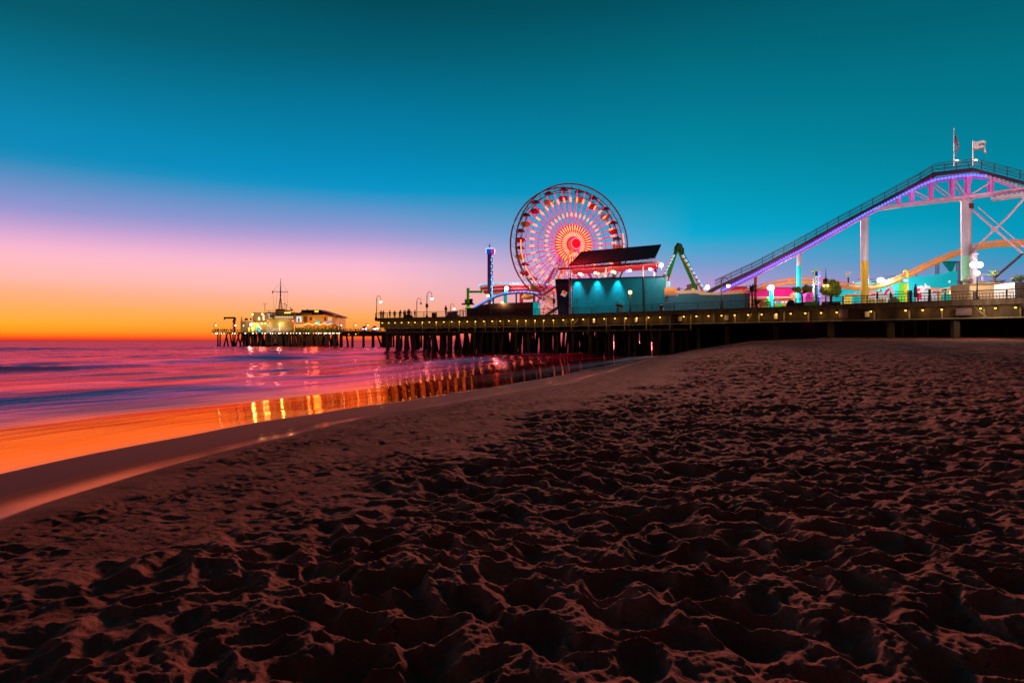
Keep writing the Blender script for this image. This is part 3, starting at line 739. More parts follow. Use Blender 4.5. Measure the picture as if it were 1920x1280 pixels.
# ================================================================== STAGE BUILDING
Z1 = EYE+10.0
WA, WB = Vector((9.0-1.85,110.3,0)), Vector((23.7,104.9,0))     # plan ends of the stage wall
def wl_pt(px, z, back=0):
    k = (px-960)/F; n = Vector(((WB-WA).y, -(WB-WA).x, 0)).normalized(); n = n if n.y > 0 else -n
    A, B = WA+n*back, WB+n*back; t_ = (k*A.y-A.x)/((B.x-A.x)-k*(B.y-A.y)); q = A+(B-A)*t_
    return Vector((q.x, q.y, z))
def zpx(p, py): return EYE + (640-py)/F*p.y
def wpx(px, py, back=0):
    p = wl_pt(px, 0, back); p.z = zpx(p, py); return p
SIDE = mat('diagonal_teal_siding', (.0,.20,.26), .42, noise=.16, scale=1.6, emit=(0,.16,.21), es=.09)  # weak emission imitates ambient lamplight on the siding
nt_ = SIDE.node_tree; bs_ = [n for n in nt_.nodes if n.type == 'BSDF_PRINCIPLED'][0]; tc_ = [n for n in nt_.nodes if n.type == 'TEX_COORD'][0]
wv = nt_.nodes.new('ShaderNodeTexWave'); wv.wave_type = 'BANDS'; wv.bands_direction = 'X'; wv.inputs['Scale'].default_value = 1.5
mp_ = nt_.nodes.new('ShaderNodeMapping'); mp_.inputs['Rotation'].default_value = (0,R(45),0); nt_.links.new(tc_.outputs['Object'], mp_.inputs[0]); nt_.links.new(mp_.outputs[0], wv.inputs[0])
bp_ = nt_.nodes.new('ShaderNodeBump'); bp_.inputs['Strength'].default_value = .35; bp_.inputs['Distance'].default_value = .05; nt_.links.new(wv.outputs['Fac'], bp_.inputs['Height']); nt_.links.new(bp_.outputs[0], bs_.inputs['Normal'])
stg = thing('stage_building', 'tall teal stage wall with flared ends lit by cyan spotlights', 'building', wl_pt(1140,DK))
Fw = Vector((.05,.45,0))
MB().prism([wpx(1041,524.5), wpx(1067,523.4), wpx(1067,596), wpx(1047,596)], Fw).build('end_panel', NAVY, stg, label='dark navy end panel')
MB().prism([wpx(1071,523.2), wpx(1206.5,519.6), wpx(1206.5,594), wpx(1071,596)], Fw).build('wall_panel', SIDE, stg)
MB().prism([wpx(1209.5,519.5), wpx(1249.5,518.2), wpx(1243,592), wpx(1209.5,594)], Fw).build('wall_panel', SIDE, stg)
for x in (1069, 1208): MB().beam(wpx(x,596,-.08), wpx(x,520,-.08), .26).build('wall_post', TEALP, stg)
MB().beam(wpx(1041,524,-.1), wpx(1250,518,-.1), .2,.14).build('coping', BLK, stg)
MB().prism([wpx(1249.8,518), wpx(1252,518,.6), wpx(1246,590,.6), wpx(1243.3,590)], (.1,.3,0)).build('end_trim', WHTW, stg)
# diamond board
c = wpx(1057.5,550.5,-.25); a = .42
t = thing('diamond_sign', 'tilted white and orange square board on the dark end of the stage wall', 'sign', c)
def rot2(u, v, ang=-27): 
    d = (WB-WA).normalized(); ca, sa = math.cos(R(ang)), math.sin(R(ang)); return c + d*(u*ca-v*sa) + Vector((0,0,u*sa+v*ca))
MB().prism([rot2(-a,-a), rot2(a,-a), rot2(a,a), rot2(-a,a)], (0,.05,0)).build('board', WHTW, t)
MB().prism([rot2(-a*.85,.1*a) + Vector((0,-.03,0)), rot2(a*.95,.1*a)+ Vector((0,-.03,0)), rot2(a*.95,a*.95)+ Vector((0,-.03,0)), rot2(-a*.85,a*.95)+ Vector((0,-.03,0))], (0,.02,0)).build('orange_field', ORNG2, t)
MB().prism([rot2(-a*.5,.35*a) + Vector((0,-.045,0)), rot2(a*.6,.4*a)+ Vector((0,-.045,0)), rot2(a*.3,.7*a)+ Vector((0,-.045,0)), rot2(-a*.4,.66*a)+ Vector((0,-.045,0))], (0,.01,0)).build('dark_mark', BRNT, t)
MB().tube(wpx(1082,569,-.1), wpx(1082,558,-.1), .06).build('wall_pipe', BLK, stg)
# spot lamps washing the wall
for x in (1082, 1119, 1157):
    p = wl_pt(x, zpx(wl_pt(x,0),522)+.8, -.62)
    t = thing('wall_spotlight', 'small cyan spotlight above the teal stage wall, %s of three' % {1082:'leftmost',1119:'middle',1157:'rightmost'}[x], 'spotlight', p, group='spotlights above the stage wall')
    MB().tube(p+Vector((0,.1,.16)), p+Vector((0,-.02,-.06)), .10,.13).build('housing', BLK, t)
    MB().beam(p+Vector((0,.1,.1)), wl_pt(x, p.z-.3, .2), .04).build('arm', BLK, t)
    lamp(p+Vector((0,0,-.12)), (.06,.9,1), 3000, t, .08, 'SPOT', wl_pt(x, p.z-6.0, -.02), 58, 1.0)
# low teal wall to the right
lw = thing('low_teal_wall', 'low teal board wall with a stepped top beside the stage', 'wall', wl_pt(1320,DK))
WC = Vector((at_depth(1408,91,0).x, 91, 0)); 
def lpx(px, py, back=0):
    k = (px-960)/F; A, B = wl_pt(1244,0), WC; t_ = (k*A.y-A.x)/((B.x-A.x)-k*(B.y-A.y)); q = A+(B-A)*t_; q = q+Vector((.3,.9,0)).normalized()*back
    return Vector((q.x,q.y,zpx(q,py)))
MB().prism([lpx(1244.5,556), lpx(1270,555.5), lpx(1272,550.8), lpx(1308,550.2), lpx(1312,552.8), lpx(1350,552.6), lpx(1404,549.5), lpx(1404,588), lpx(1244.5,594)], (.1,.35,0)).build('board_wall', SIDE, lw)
MB().prism([lpx(1396,549.7,-.15), lpx(1405,549.3,-.15), lpx(1405,588,-.15), lpx(1396,588,-.15)], (.05,.2,0)).build('end_panel', TEALP, lw)
MB().beam(lpx(1405.5,588), lpx(1405.5,546), .12).build('end_post', GREYM, lw)
MB().beam(lpx(1246,568.5,-.3), lpx(1262,567.5,-.3), .1).build('rail_bar', GREYM, lw)
# litter bin
p = edge(1239.5,.9)
t = thing('litter_bin', 'grey ribbed litter bin before the right end of the stage wall', 'bin', p)
MB().lathe([(.28,.0),(.3,.05),(.33,.85),(.35,.88)], n=14).build('body', GREYM, t, world=False); MB().lathe([(.36,.88),(.3,1.02),(.12,1.06)], n=14).build('lid', BLK, t, world=False)
p = edge(814,.8); t = thing('litter_bin', 'square dark litter bin by the railing on the left end of the pier', 'bin', p)
MB().box((0,0,.45), (.62,.55,.9), arz(814)).build('body', BRNT, t, world=False); MB().box((0,0,.95), (.7,.62,.08), arz(814)).build('lid', BLK, t, world=False)

# canopy with solar panels
can = thing('stage_canopy', 'open stage canopy with tilted dark solar panels and coloured stage lights', 'canopy', at_depth(1140,107,DK))
def cp(px, py, dl, dr):    # depth linear from px 1048 (dl) to 1240 (dr)
    d = dl+(dr-dl)*(px-1048)/192.; return P(px,py,d)
MB().beam(cp(1047.5,504.5,111,103), cp(1237,491.5,111,103), .4,.36).build('roof_beam', BRNT, can)
for x, y0 in ((1070,502),(1136.5,498),(1208,494)): MB().tube(cp(x,530,111,103)+Vector((.3,2.6,0)), cp(x,y0,111,103)+Vector((.3,2.6,-.1)), .13).build('column', PALE, can)
sof = MB(); A1,B1 = cp(1068,503.5,111.3,103.3), cp(1238,492,111.3,103.3)
sof.prism([A1, B1, B1+Vector((1.5,9,-.1)), A1+Vector((1.5,9,-.1))], (0,0,.08)).build('soffit', REDC, can)
tr_ = MB(); n_ = 16
for k in range(n_+1):
    x = 1066+k*(1228-1066)/n_; yl = 504-(x-1048)*.0688; yu = 497.5-(x-1066)*.0864
    tr_.beam(cp(x,yl,111,103), cp(x,yu,111,103), .06)
    if k < n_:
        x2 = x+(1228-1066)/n_; tr_.beam(cp(x,yl,111,103), cp(x2,497.5-(x2-1066)*.0864,111,103), .05)
tr_.beam(cp(1066,497.5,111,103), cp(1230,483.4,111,103), .09).beam(cp(1050,509,111,103), cp(1072,509,111,103), .06)
tr_.build('truss', BLK, can)
np_ = 8
lo0, lo1, up0, up1 = cp(1066,497,110.7,102.7), cp(1228.5,483,110.7,102.7), cp(1090,471.5,116,108), cp(1240,458,116,108)
for k in range(np_):
    u0, u1 = (k+.012)/np_, (k+.988)/np_
    q = [lo0.lerp(lo1,u0), lo0.lerp(lo1,u1), up0.lerp(up1,u1), up0.lerp(up1,u0)]
    MB().prism(q, (0,.03,-.08)).build('solar_panel', PANEL, can)
MB().prism([lo0,lo1,up1,up0], (0,.05,-.06)).build('panel_frame', PFRM, can)
for v in can.children:
    if v.name.startswith('panel_frame'): v.location = v.location + Vector((0,.06,-.11))
MB().beam(cp(1232,500,104,103.5), cp(1226,483,104,103.5), .08).build('end_strut', BLK, can)
cols = [((.9,.95,.9),(.25,1,.3)), ((1,1,.7),(.3,1,.2)), ((1,1,.5),(.8,1,.2)), ((1,.8,.5),(.3,.25,1)), ((1,.7,.75),(1,.2,.4))]
for k, x in enumerate((1087,1117,1149,1181,1219)):
    p = cp(x, 513.5-(x-1087)*.068, 112,104)
    MB().ball(p, .24, 10, 8, (1.25,1,.8)).build('stage_light', glow('stage_light_%s' % ['white','yellow_green','yellow','orange','pink'][k], cols[k][0], 5), can)
    MB().ball(p+Vector((.35 if k != 3 else -.45,.1,-.12)), .26, 8, 6).build('stage_light', glow('stage_gel_%s' % ['green','lime','yellow_green','violet','red'][k], cols[k][1], 2.2), can)
    MB().beam(p+Vector((0,.2,.2)), p+Vector((0,.3,.9)), .05).build('hanger', BLK, can)
    lamp(p+Vector((0,1.0,-.5)), cols[k][0], 120, can, .3)
lamp(cp(1150,505,118,112)+Vector((0,3,-1)), (1,.12,.12), 300, can, .5)
p = cp(1068,494,109,102)
lamp(p+Vector((.4,-.6,1.6)), (1,.02,.005), 3000, can, .3)  # added red lamp without a fixture, reddens the left solar panels
# flood lamp helper
def flood(name, label, p, r, w, col=(1,.93,.9), gm=None, base=None, colm=None, cr=.3, head=True, group=None, off=(0,-1.2,0)):
    t = thing(name, label, 'floodlight', base if base is not None else p, group=group)
    MB().ball(p, r, 12, 8).build('lamp_head', gm or G_WHT, t)
    MB().disc(p+Vector((0,r*.9,0)), r*1.15, (0,1,0), .1, 14).build('reflector', GREYM, t)
    if base is not None: MB().tube(base, p-Vector((0,0,r*.7)), cr, cr*.95, 10).build('mast', colm or GREYM, t)
    lamp(p+Vector(off), col, w, t, .4)
    return t
p = P(1240,497,103); flood('floodlight', 'starry white floodlight at the right end of the stage canopy', p, .30, 1000, base=P(1240,505,103.2), cr=.08)
p = P(1467/1*0+1228.5, 514, 104.5)
t = thing('column_speaker', 'short white column with a dark cap behind the right end of the stage wall', 'column', P(1228.5,520,106))
MB().tube(P(1228.5,522,106), P(1228.5,510,106), .22).build('shaft', WHITE, t); MB().ball(P(1228.5,508.5,106), .28, 8, 6).build('cap', BLK, t)

# ================================================================== FERRIS WHEEL
WD = 148.0
hub = P(1068.5, 460.5, WD); RW = 12.95
TH = R(20)                                   # yaw of the wheel axis towards the right of the camera
ax = Vector((math.sin(TH)*.93, -math.cos(TH), 0)).normalized()   # axis pointing to the camera side
wx = Vector((math.cos(TH), math.sin(TH)*.93, 0)).normalized()    # in-plane horizontal
wz = Vector((0,0,1))
HALF = 1.9
fw = thing('ferris_wheel', 'large ferris wheel glowing with red and orange spoke lights', 'ferris wheel', (hub.x, hub.y, DK))
def wp(r, a, side): return hub + (wx*math.cos(a) + wz*math.sin(a))*r + ax*(HALF*side)
NS = 40
for sd_ in (-1, 1):
    MB().path([wp(RW, 2*math.pi*k/80, sd_) for k in range(81)], .17, 6).build('outer_rim', RIMM, fw, smooth=True)
    MB().path([wp(RW-1.15, 2*math.pi*k/80, sd_) for k in range(81)], .11, 6).build('inner_rim', RIMM, fw, smooth=True)
    for rr_ in (9.6, 6.7):
        MB().path([wp(rr_, 2*math.pi*k/40, sd_) for k in range(41)], .045, 5).build('cable_ring', RIMM, fw)
    mb = MB()
    for k in range(40):
        a = 2*math.pi*(k+.0)/40; mb.beam(wp(RW,a,sd_), wp(RW-1.15,a+math.pi/40,sd_), .06)
    mb.build('rim_lattice', RIMM, fw)
for k in range(40):
    a = 2*math.pi*k/40; MB().beam(wp(RW-.55,a,-1), wp(RW-.55,a,1), .07).build('cross_tie', RIMM, fw)
for k in range(NS):
    a = 2*math.pi*(k+.5)/NS
    sp_ = MB()
    for sd_ in (-1, 1): sp_.tube(wp(1.5,a,sd_), wp(RW-1.1,a,sd_), .105, .105, 5)
    so_ = sp_.build('spoke', SPOKE, fw)
    def strip(nm, r0, r1, wdt, g, sds=(1,)):
        mb = MB()
        for sd_ in sds:
            p0, p1 = wp(r0,a,sd_)+ax*.16*sd_, wp(r1,a,sd_)+ax*.16*sd_
            mb.path([p0, p0.lerp(p1,.15), p0.lerp(p1,.5), p0.lerp(p1,.85), p1], [wdt*.35,wdt*.8,wdt,wdt*.8,wdt*.35], 6)
        mb.build(nm, g, so_)
    strip('sunburst_strip', 1.7, 2.8, .08, G_SUNB); strip('sunburst_strip', 2.95, 4.2, .10, G_SUNB)
    strip('light_strip', 5.9, 6.8, .18, G_LED)
    strip('light_strip', 9.0, 10.1, .21, G_LED)
MB().tube(hub-ax*2.2, hub+ax*3.0, 1.25, 1.25, 28).build('hub_drum', G_REDH, fw)
MB().disc(hub+ax*3.3, 1.08, ax, .18, 32).build('hub_disc', G_RED, fw)
pts = [hub+ax*3.36+(wx*math.cos(2*math.pi*k/32)+wz*math.sin(2*math.pi*k/32))*1.1 for k in range(33)]
MB().path(pts, .06, 5).build('hub_ring', G_PINK, fw)
for sd_ in (-1,1):
    MB().disc(hub+ax*(HALF*sd_), 4.3, ax, .03, 36).build('sunburst_plate', mat('sunburst_plate_red', (.45,.02,.03), .5, emit=(1,.02,.03), es=.5), fw) if sd_ == 1 else None
# lit rim tubes near the loading side
for a0, a1 in ((178,200),(204,226),(-14,2),(4,14)):
    MB().path([wp(RW-.95, R(v), 1)+ax*.12 for v in np.linspace(a0,a1,8)], .10, 6).build('rim_light', G_LED, fw)
# A-frame legs
for sd_, g in ((1,0),(-1,0)):
    for dx in (-1,1):
        foot = hub + wx*(8.6*dx) + ax*(3.6*sd_); foot.z = DK
        MB().beam(hub+ax*(2.5*sd_), foot, .55,.45).build('support_leg', mat('orange_lit_leg_paint', (.6,.22,.10), .45, noise=.2, emit=(1,.25,.08), es=.28) if dx < 0 and sd_ > 0 else PINKS, fw)  # left front leg glows orange to imitate light falling on it
for k in range(9):
    u = .16+k*.085; foot = hub + wx*(-8.6) + ax*3.6; foot.z = DK
    q = (hub+ax*2.9).lerp(foot+ax*.4, u)
    MB().path([q+wx*.15+wz*.4, q+wx*.0, q-wx*.2-wz*.4], [.06,.14,.06], 6).build('leg_light', G_LED, fw)
# gondolas
gond = []
for k in range(20):
    a = 2*math.pi*(k+.42)/20; c0 = hub + (wx*math.cos(a)+wz*math.sin(a))*11.55
    red = k % 2
    gd = thing('gondola', None, None, c0 - hub + Vector((0,0,hub.z-DK))); gd.parent = fw
    gd['label'] = ('red' if red else 'yellow') + ' gondola'
    # stored relative to the wheel: use local coordinates
    cm = GRED if red else GYEL
    MB().lathe([(.10,.95),(.45,.88),(1.02,.42),(1.05,.34),(.95,.36)], n=14).build('canopy', mat('canopy_cloth_red',(.22,.02,.05),.7,noise=.3) if red else mat('canopy_cloth_dark',(.12,.06,.07),.7,noise=.3), gd, world=False, smooth=True)
    MB().tube((0,0,-1.8), (0,0,.95), .05).build('centre_pole', GREYM, gd, world=False)
    MB().lathe([(.25,-2.0),(.7,-1.9),(1.0,-1.55),(1.06,-1.15),(1.0,-1.0),(.92,-1.02)], n=16).build('bucket', cm, gd, world=False, smooth=True)
    mb = MB()
    for q in range(5):
        b_ = 2*math.pi*q/5; mb.tube((.95*math.cos(b_),.95*math.sin(b_),-1.05), (.9*math.cos(b_),.9*math.sin(b_),.42), .025, .025, 5)
    mb.build('strut', GREYM, gd, world=False)
lamp(hub+ax*6, (1,.10,.05), 1500, fw, .8); lamp(hub-ax*4+Vector((0,0,-4)), (1,.15,.08), 1800, fw, .8)

# ================================================================== RIDES LEFT OF THE STAGE
# drop tower
DT = 140.
t = thing('drop_tower', 'slim purple drop tower with a blue and magenta lit head', 'ride tower', at_depth(919.5,DT,DK))
MB().prism([P(914,580,DT), P(920.2,580,DT), P(920.2,474,DT), P(914,474,DT)], (0,.8,0)).build('shaft', mat('drop_tower_purple',(.07,.02,.10),.5,noise=.3,emit=(.09,.01,.14),es=.25), t)
mb = MB(); mb2 = MB()
for k in range(30):
    y = 478+k*3.1
    (mb if k % 2 else mb2).box(P(922+(1 if k % 4 < 2 else -1)*.7, y, DT-.1), (.2,.12,.3))
mb.build('checker_light', G_CYAN, t); mb2.build('checker_light', glow('violet_led',(.35,.2,.9),.8), t)
MB().prism([P(920.4,565,DT), P(924.2,565,DT), P(924.2,474,DT), P(920.4,474,DT)], (0,.7,0)).build('light_mast', mat('drop_tower_blue',(.03,.03,.22),.5,emit=(.02,.03,.3),es=.3), t)
MB().beam(P(923.6,562,DT-.2), P(922.2,520,DT-.2), .12).build('edge_tube', G_CYAN, t)
MB().prism([P(912.3,474.5,DT-.5), P(921.4,474.5,DT-.5), P(921.4,466.8,DT-.5), P(912.3,466.8,DT-.5)], (0,1.6,0)).build('head', mat('drop_head_blue',(.01,.08,.5),.4,emit=(.0,.1,.75),es=.5), t)
MB().prism([P(921.8,475.5,DT-.5), P(927,475,DT-.5), P(927,466.5,DT-.5), P(921.8,466.8,DT-.5)], (0,1.6,0)).build('head_side', mat('drop_head_magenta',(.6,.02,.2),.4,emit=(.9,.02,.25),es=.6), t)
MB().path([P(911.5,475,DT-.6),P(911.3,467,DT-.6),P(913,465.8,DT-.6),P(926,465.5,DT-.6),P(928,467.5,DT-.6),P(927.8,475,DT-.6)], .07, 5).build('head_outline', glow('pale_violet_led',(.5,.8,1),1.3), t)
MB().tube(P(918.3,466,DT), P(918.3,460,DT), .04).ball(P(917.6,461,DT), .2, 8, 6, (.7,.7,1.2)).tube(P(918,459.5,DT),P(920.2,457,DT),.05).build('finial', BLK, t)
# red ring track
RC = Vector((1.5,160,0)); 
rt = thing('ring_ride', 'round red ride deck edged with cyan lights behind the drop tower', 'ride', (RC.x,RC.y,DK))
def ringpt(a, r, z): return Vector((RC.x+r*math.cos(a), RC.y+r*math.sin(a), z))
def ringband(r0, z0, r1, z1, a0=R(-200), a1=R(20), n=40):
    mb = MB()
    for k in range(n):
        a, b_ = a0+(a1-a0)*k/n, a0+(a1-a0)*(k+1)/n
        mb._add([ringpt(a,r0,z0), ringpt(b_,r0,z0), ringpt(b_,r1,z1), ringpt(a,r1,z1)], [(0,1,2,3)])
    return mb
PALEPK = mat('pale_pink_band',(.75,.45,.5),.5,emit=(.9,.45,.5),es=.35)
ringband(9.2,14.6,9.0,14.1).build('upper_band', PALEPK, rt); ringband(9.0,14.1,8.7,13.5).build('red_band', REDP, rt)
ringband(8.7,13.5,8.6,13.35).build('trim', PALEPK, rt); ringband(8.6,13.35,7.7,12.8).build('red_band', REDP, rt); ringband(7.7,12.8,2,12.7).build('underside', ORNG2, rt)
ringband(9.2,14.6,2,14.9).build('deck_top', BRNT, rt)
mb = MB(); 
for k in range(64): mb.ball(ringpt(R(-200)+R(220)*k/63, 9.25, 14.72), .13, 6, 4)
mb.build('edge_light', G_CYAN, rt)
MB().path([ringpt(R(-200)+R(220)*k/40, 9.2, 14.72) for k in range(41)], .09, 5).build('edge_tube', G_CYB, rt)
for k in range(7):
    a = R(-178+k*26); MB().prism([ringpt(a,9.15,14.1), ringpt(a+.04,8.5,13.3), ringpt(a-.03,7.9,13.0)], (0,.06,0)).build('bracket', ORNG2, rt)
for x, m_ in ((947.5,TURQ),(977.5,REDP),(1001.5,TEALP)):
    d = 158 if x < 1000 else 130
    MB().tube(P(x,600,d), P(x,548 if x < 1000 else 553,d), .42 if x < 1000 else .25).build('column', m_, rt)
MB().ball(P(989,557,150), .9, 12, 8, (1.6,1,.6)).build('hanging_gondola', GYEL, rt); MB().tube(P(989,557,150),P(989,549,150),.05).build('hanger', BLK, rt)
flood('floodlight', 'starry white floodlight on the turquoise column before the red ring ride', P(950,540.5,148), .42, 1500, base=P(948,548,148.4), cr=.3, colm=TURQ)
flood('floodlight', 'yellow lamp at the foot of the purple drop tower', P(915.3,554.5,136), .28, 260, (1,.8,.2), glow('yellow_flood_glow',(1,.75,.12),7), P(914,580,136.2), cr=.09)
flood('floodlight', 'small orange lamp above the brown board fence', P(941.5,567.5,117), .22, 160, (1,.6,.25), G_ORG, P(941.5,575,117.2), cr=.05)
# green ride arm
GD = 135.
t = thing('swing_arm_ride', 'green crane like ride arm at the left end of the fairground', 'ride', at_depth(877.5,GD,DK))
MB().tube(P(877.7,578,GD), P(877.7,540,GD), .30, .30, 12).build('mast', GRN, t)
MB().tube(P(879.5,547,GD), P(905.5,547,GD), .22, .22, 10).tube(P(903.5,549.5,GD), P(903.5,543.5,GD), .26,.26,10).build('arm', GRN, t)
MB().box(P(877.5,570,GD), (2.4,2.0,.22)).build('platform', BRNT, t)
MB().box(P(883.5,565,GD), (.6,.7,1.0)).box(P(873.5,566,GD), (.25,.8,.9)).build('seat_row', BLK, t)
MB().path([P(871.5,569,GD),P(871.5,561,GD),P(875,560.5,GD)], .05, 5).build('guard_rail', REDP, t)
MB().lathe([(.55,0),(.5,.35),(.34,.6)], P(877.7,579.5,GD), 12).build('base_drum', LGRN, t)
# brown fence
def fpx(px, py, back=4.5):
    p = edge(px, back, 0); p.z = zpx(p, py); return p
t = thing('board_fence', 'dark brown board fence with a curved top at the pier edge', 'fence', fpx(940,592))
MB().prism([fpx(874.5,600), fpx(874.5,577.5), fpx(888,577), fpx(898,573.5), fpx(908,570.5), fpx(925,568.8), fpx(999,566), fpx(999,598)], (.05,.2,0)).build('fence_panel', BRN, t)
for k in range(5): MB().beam(fpx(876,579+k*3.6,4.38), fpx(998.5,576.5+k*3.6,4.38), .06,.05).build('batten', BRNT, t)
for x in range(880, 1000, 20): MB().beam(fpx(x,599,4.36), fpx(x,579 if x < 900 else 570,4.36), .08).build('fence_post', BRNT, t)
for x in (938, 952): MB().beam(fpx(x-6,578,4.2), fpx(x+5,577.6,4.2), .07).build('lit_edge', GREYM, t)
t = thing('lamp_bracket', 'small angled lamp bracket on the brown board fence', 'lamp', fpx(959,575,4.1))
MB().path([fpx(957,573.4,4.1),fpx(960.5,573.8,4.1),fpx(958.5,577,4.1),fpx(961,580,4.1)], .06, 5).build('arm', GREYM, t)
t = thing('ticket_booth', 'small turquoise booth between the brown fence and the white stairs', 'booth', fpx(1006.5,592))
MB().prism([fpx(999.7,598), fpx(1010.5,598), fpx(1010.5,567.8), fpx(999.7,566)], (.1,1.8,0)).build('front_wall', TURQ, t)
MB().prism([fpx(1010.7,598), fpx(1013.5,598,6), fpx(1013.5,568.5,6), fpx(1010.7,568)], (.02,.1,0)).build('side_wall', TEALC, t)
MB().prism([fpx(999.5,566,4.3), fpx(1010.8,567.6,4.3), fpx(1013.8,568.2,6.2), fpx(1001,566.2,6.4)], (0,0,.12)).build('roof', PALE, t)
# white stair frame
SDp = 124.
t = thing('stair_tower', 'white stair tower with diagonal red panels left of the stage wall', 'stairs', at_depth(1030,SDp,DK))
for x in (1017,1023.5,1031,1044): MB().beam(P(x,600,SDp), P(x,548 if x < 1040 else 532,SDp), .16).build('post', WHITE, t)
for k in range(7):
    y = 546+k*7.2
    MB().beam(P(1020+k*.2,y-5,SDp), P(1044,y+11,SDp), .3,.32).build('stringer', WHITE, t)
    if k in (1,2,4,5): MB().beam(P(1024,y+.5,SDp+.2), P(1040,y+10.5,SDp+.2), .1,.5).build('riser_panel', REDP if k in (1,4) else ORNG2, t)
for k in range(5): MB().beam(P(1013+k,556+k*7,SDp), P(1024,549+k*8,SDp), .12).build('brace', PINKS, t)
MB().prism([P(1016,582,SDp+.1), P(1022,570,SDp+.1), P(1022,582,SDp+.1)], (0,.05,0)).build('red_panel', REDP, t)
MB().beam(P(1010,600,119), P(1050,574,119), .2,.5).build('handrail', BRNT, t)
lamp(P(1026,575,119), (1,.55,.45), 420, t, .4)
# brown coaster track
TD = 120.
path = [(886,578.5),(894,573.5),(903,568.5),(912,563.5),(922,558),(932,553.8),(942,550.6),(954,548.6),(968,547.4),(984,547),(1000,548.4),(1010,550.6),(1016,551.6),(1022,549.5),(1030,543.5),(1037,539),(1046,537)]
ct = thing('coaster_track', 'brown humped coaster track with blue and violet light dots behind the brown fence', 'coaster track', at_depth(960,TD,DK))
MB().ribbon([P(x,y+1.2,TD) for x,y in path], 1.3, .36).build('track_bed', BRNT, ct)
MB().path([P(x,y-1,TD-.6) for x,y in path], .07, 5).build('rail', PINKS, ct); MB().path([P(x,y-1,TD+.6) for x,y in path], .07, 5).build('rail', PINKS, ct)
pa = [(1012,548),(1018,545.5),(1026,537),(1034,526),(1042,514),(1050,502),(1058,490)]
for k in range(4): MB().path([P(x-k*2.3,y-k*1.5,TD+.3*k) for x,y in pa], .055, 5).build('curved_handrail', BRNT, ct)
pth = [P(x,y-.3,TD-.75) for x,y in path[:12]]
def walk(pts, n):
    d = [0]
    for a, b_ in zip(pts, pts[1:]): d.append(d[-1]+(b_-a).length)
    out = []
    for k in range(n):
        s_ = d[-1]*(k+.5)/n
        for i in range(len(pts)-1):
            if d[i] <= s_ <= d[i+1]: out.append(pts[i].lerp(pts[i+1], (s_-d[i])/(d[i+1]-d[i]+1e-9))); break
    return out
for k, q in enumerate(walk(pth, 44)):
    MB().ball(q, .13, 6, 4).build('light_dot', [G_BLUE, G_CYB, G_BLUE, G_CYAN, G_PINK][(k*7) % 5] if k > 22 else [G_BLUE, G_CYB][k % 2], ct)
for x, y in ((905,572),(925,560),(968,550),(1001,552)): MB().tube(P(x,600,TD+.2), P(x,y,TD+.2), .14).build('track_support', BRNT, ct)
for x in (1026,1039): MB().ball(P(x,533,TD-1), .16, 8, 6).build('light_dot', G_CYAN, ct)

# ================================================================== GREEN A-FRAME RIDE
AD = 125.
t = thing('aframe_ride', 'green A shaped ride frame with red and cyan light strips right of the canopy', 'ride', at_depth(1285,AD,DK))
ap = P(1272.5,462,AD)
for (x, y, off) in ((1243,520,0),(1322,552,0),(1252,524,3),(1312,556,3)):
    q = P(x,y,AD+off); dirn = q-ap; foot = ap + dirn*((DK-ap.z)/dirn.z)
    MB().beam(ap+Vector((0,off*.3,0)), foot, .52,.4).build('leg', GRN if off else DGRN, t)
MB().path([P(1266,474,AD-.4),P(1267,464,AD-.4),P(1271,457.5,AD-.4),P(1276,459,AD-.4),P(1280,467,AD-.4),P(1280,474,AD-.4)], .28, 8).build('apex_cap', DGRN, t)
MB().prism([P(1266,476,AD-.7),P(1267,464,AD-.7),P(1271,457.5,AD-.7),P(1276,459,AD-.7),P(1281,468,AD-.7),P(1280,478,AD-.7),P(1274,468,AD-.7)], (0,1.2,0)).build('apex_plate', DGRN, t)
for (a0, a1, n_) in (((1264,478),(1245,516),6),((1279,478),(1322,548),9)):
    for k in range(n_):
        u0, u1 = (k+.08)/n_, (k+.80)/n_
        q0 = P(a0[0]+(a1[0]-a0[0])*u0, a0[1]+(a1[1]-a0[1])*u0, AD-.9); q1 = P(a0[0]+(a1[0]-a0[0])*u1, a0[1]+(a1[1]-a0[1])*u1, AD-.9)
        MB().beam(q0+Vector((-.13,0,0)), q1+Vector((-.13,0,0)), .16).build('light_tube', G_REDS, t)
        MB().beam(q0+Vector((.13,0,.1)), q1+Vector((.13,0,.1)), .16).build('light_tube', G_CYAN, t)
flood('floodlight', 'bright warm floodlight at the right foot of the green A frame ride', P(1326.5,538.5,118), .36, 900, (1,.85,.75), base=P(1327,560,118.2), cr=.1)
flood('floodlight', 'small orange star like lamp above the low teal wall', P(1386.5,543,112), .27, 450, (1,.7,.4), glow('orange_white_flood_glow',(1,.8,.55),14), P(1387,556,112.2), cr=.08)

# small things behind the low teal wall
t = thing('banner', 'pale cyan banner board beside the right end of the stage wall', 'banner', P(1253.5,560,108))
MB().prism([P(1250.5,544,108),P(1257,544,108),P(1257,527.5,108),P(1250.5,527,108)], (0,.08,0)).build('board', mat('pale_cyan_board',(.45,.8,.8),.6,emit=(.5,.9,.9),es=.4), t); MB().tube(P(1253.5,560,108.1),P(1253.5,528,108.1),.06).build('post', GREYM, t)
MB().ball(P(1252.6,521.5,108), .24, 8, 6, (1,1,1.6)).build('ornament', CRIM, t)
t = thing('orange_deck', 'stacked orange timber platform behind the stage wall end', 'platform', P(1258,560,104))
for k, (x0,x1,y) in enumerate(((1246,1269,543.5),(1246,1266,547.5),(1246,1270,551),(1247,1268,554.5))): MB().beam(P(x0,y,104+k*.15), P(x1,y-.5,103.6+k*.15), .5,.22 if k else .55).build('plank_row', ORNG2 if k != 3 else PALE, t)
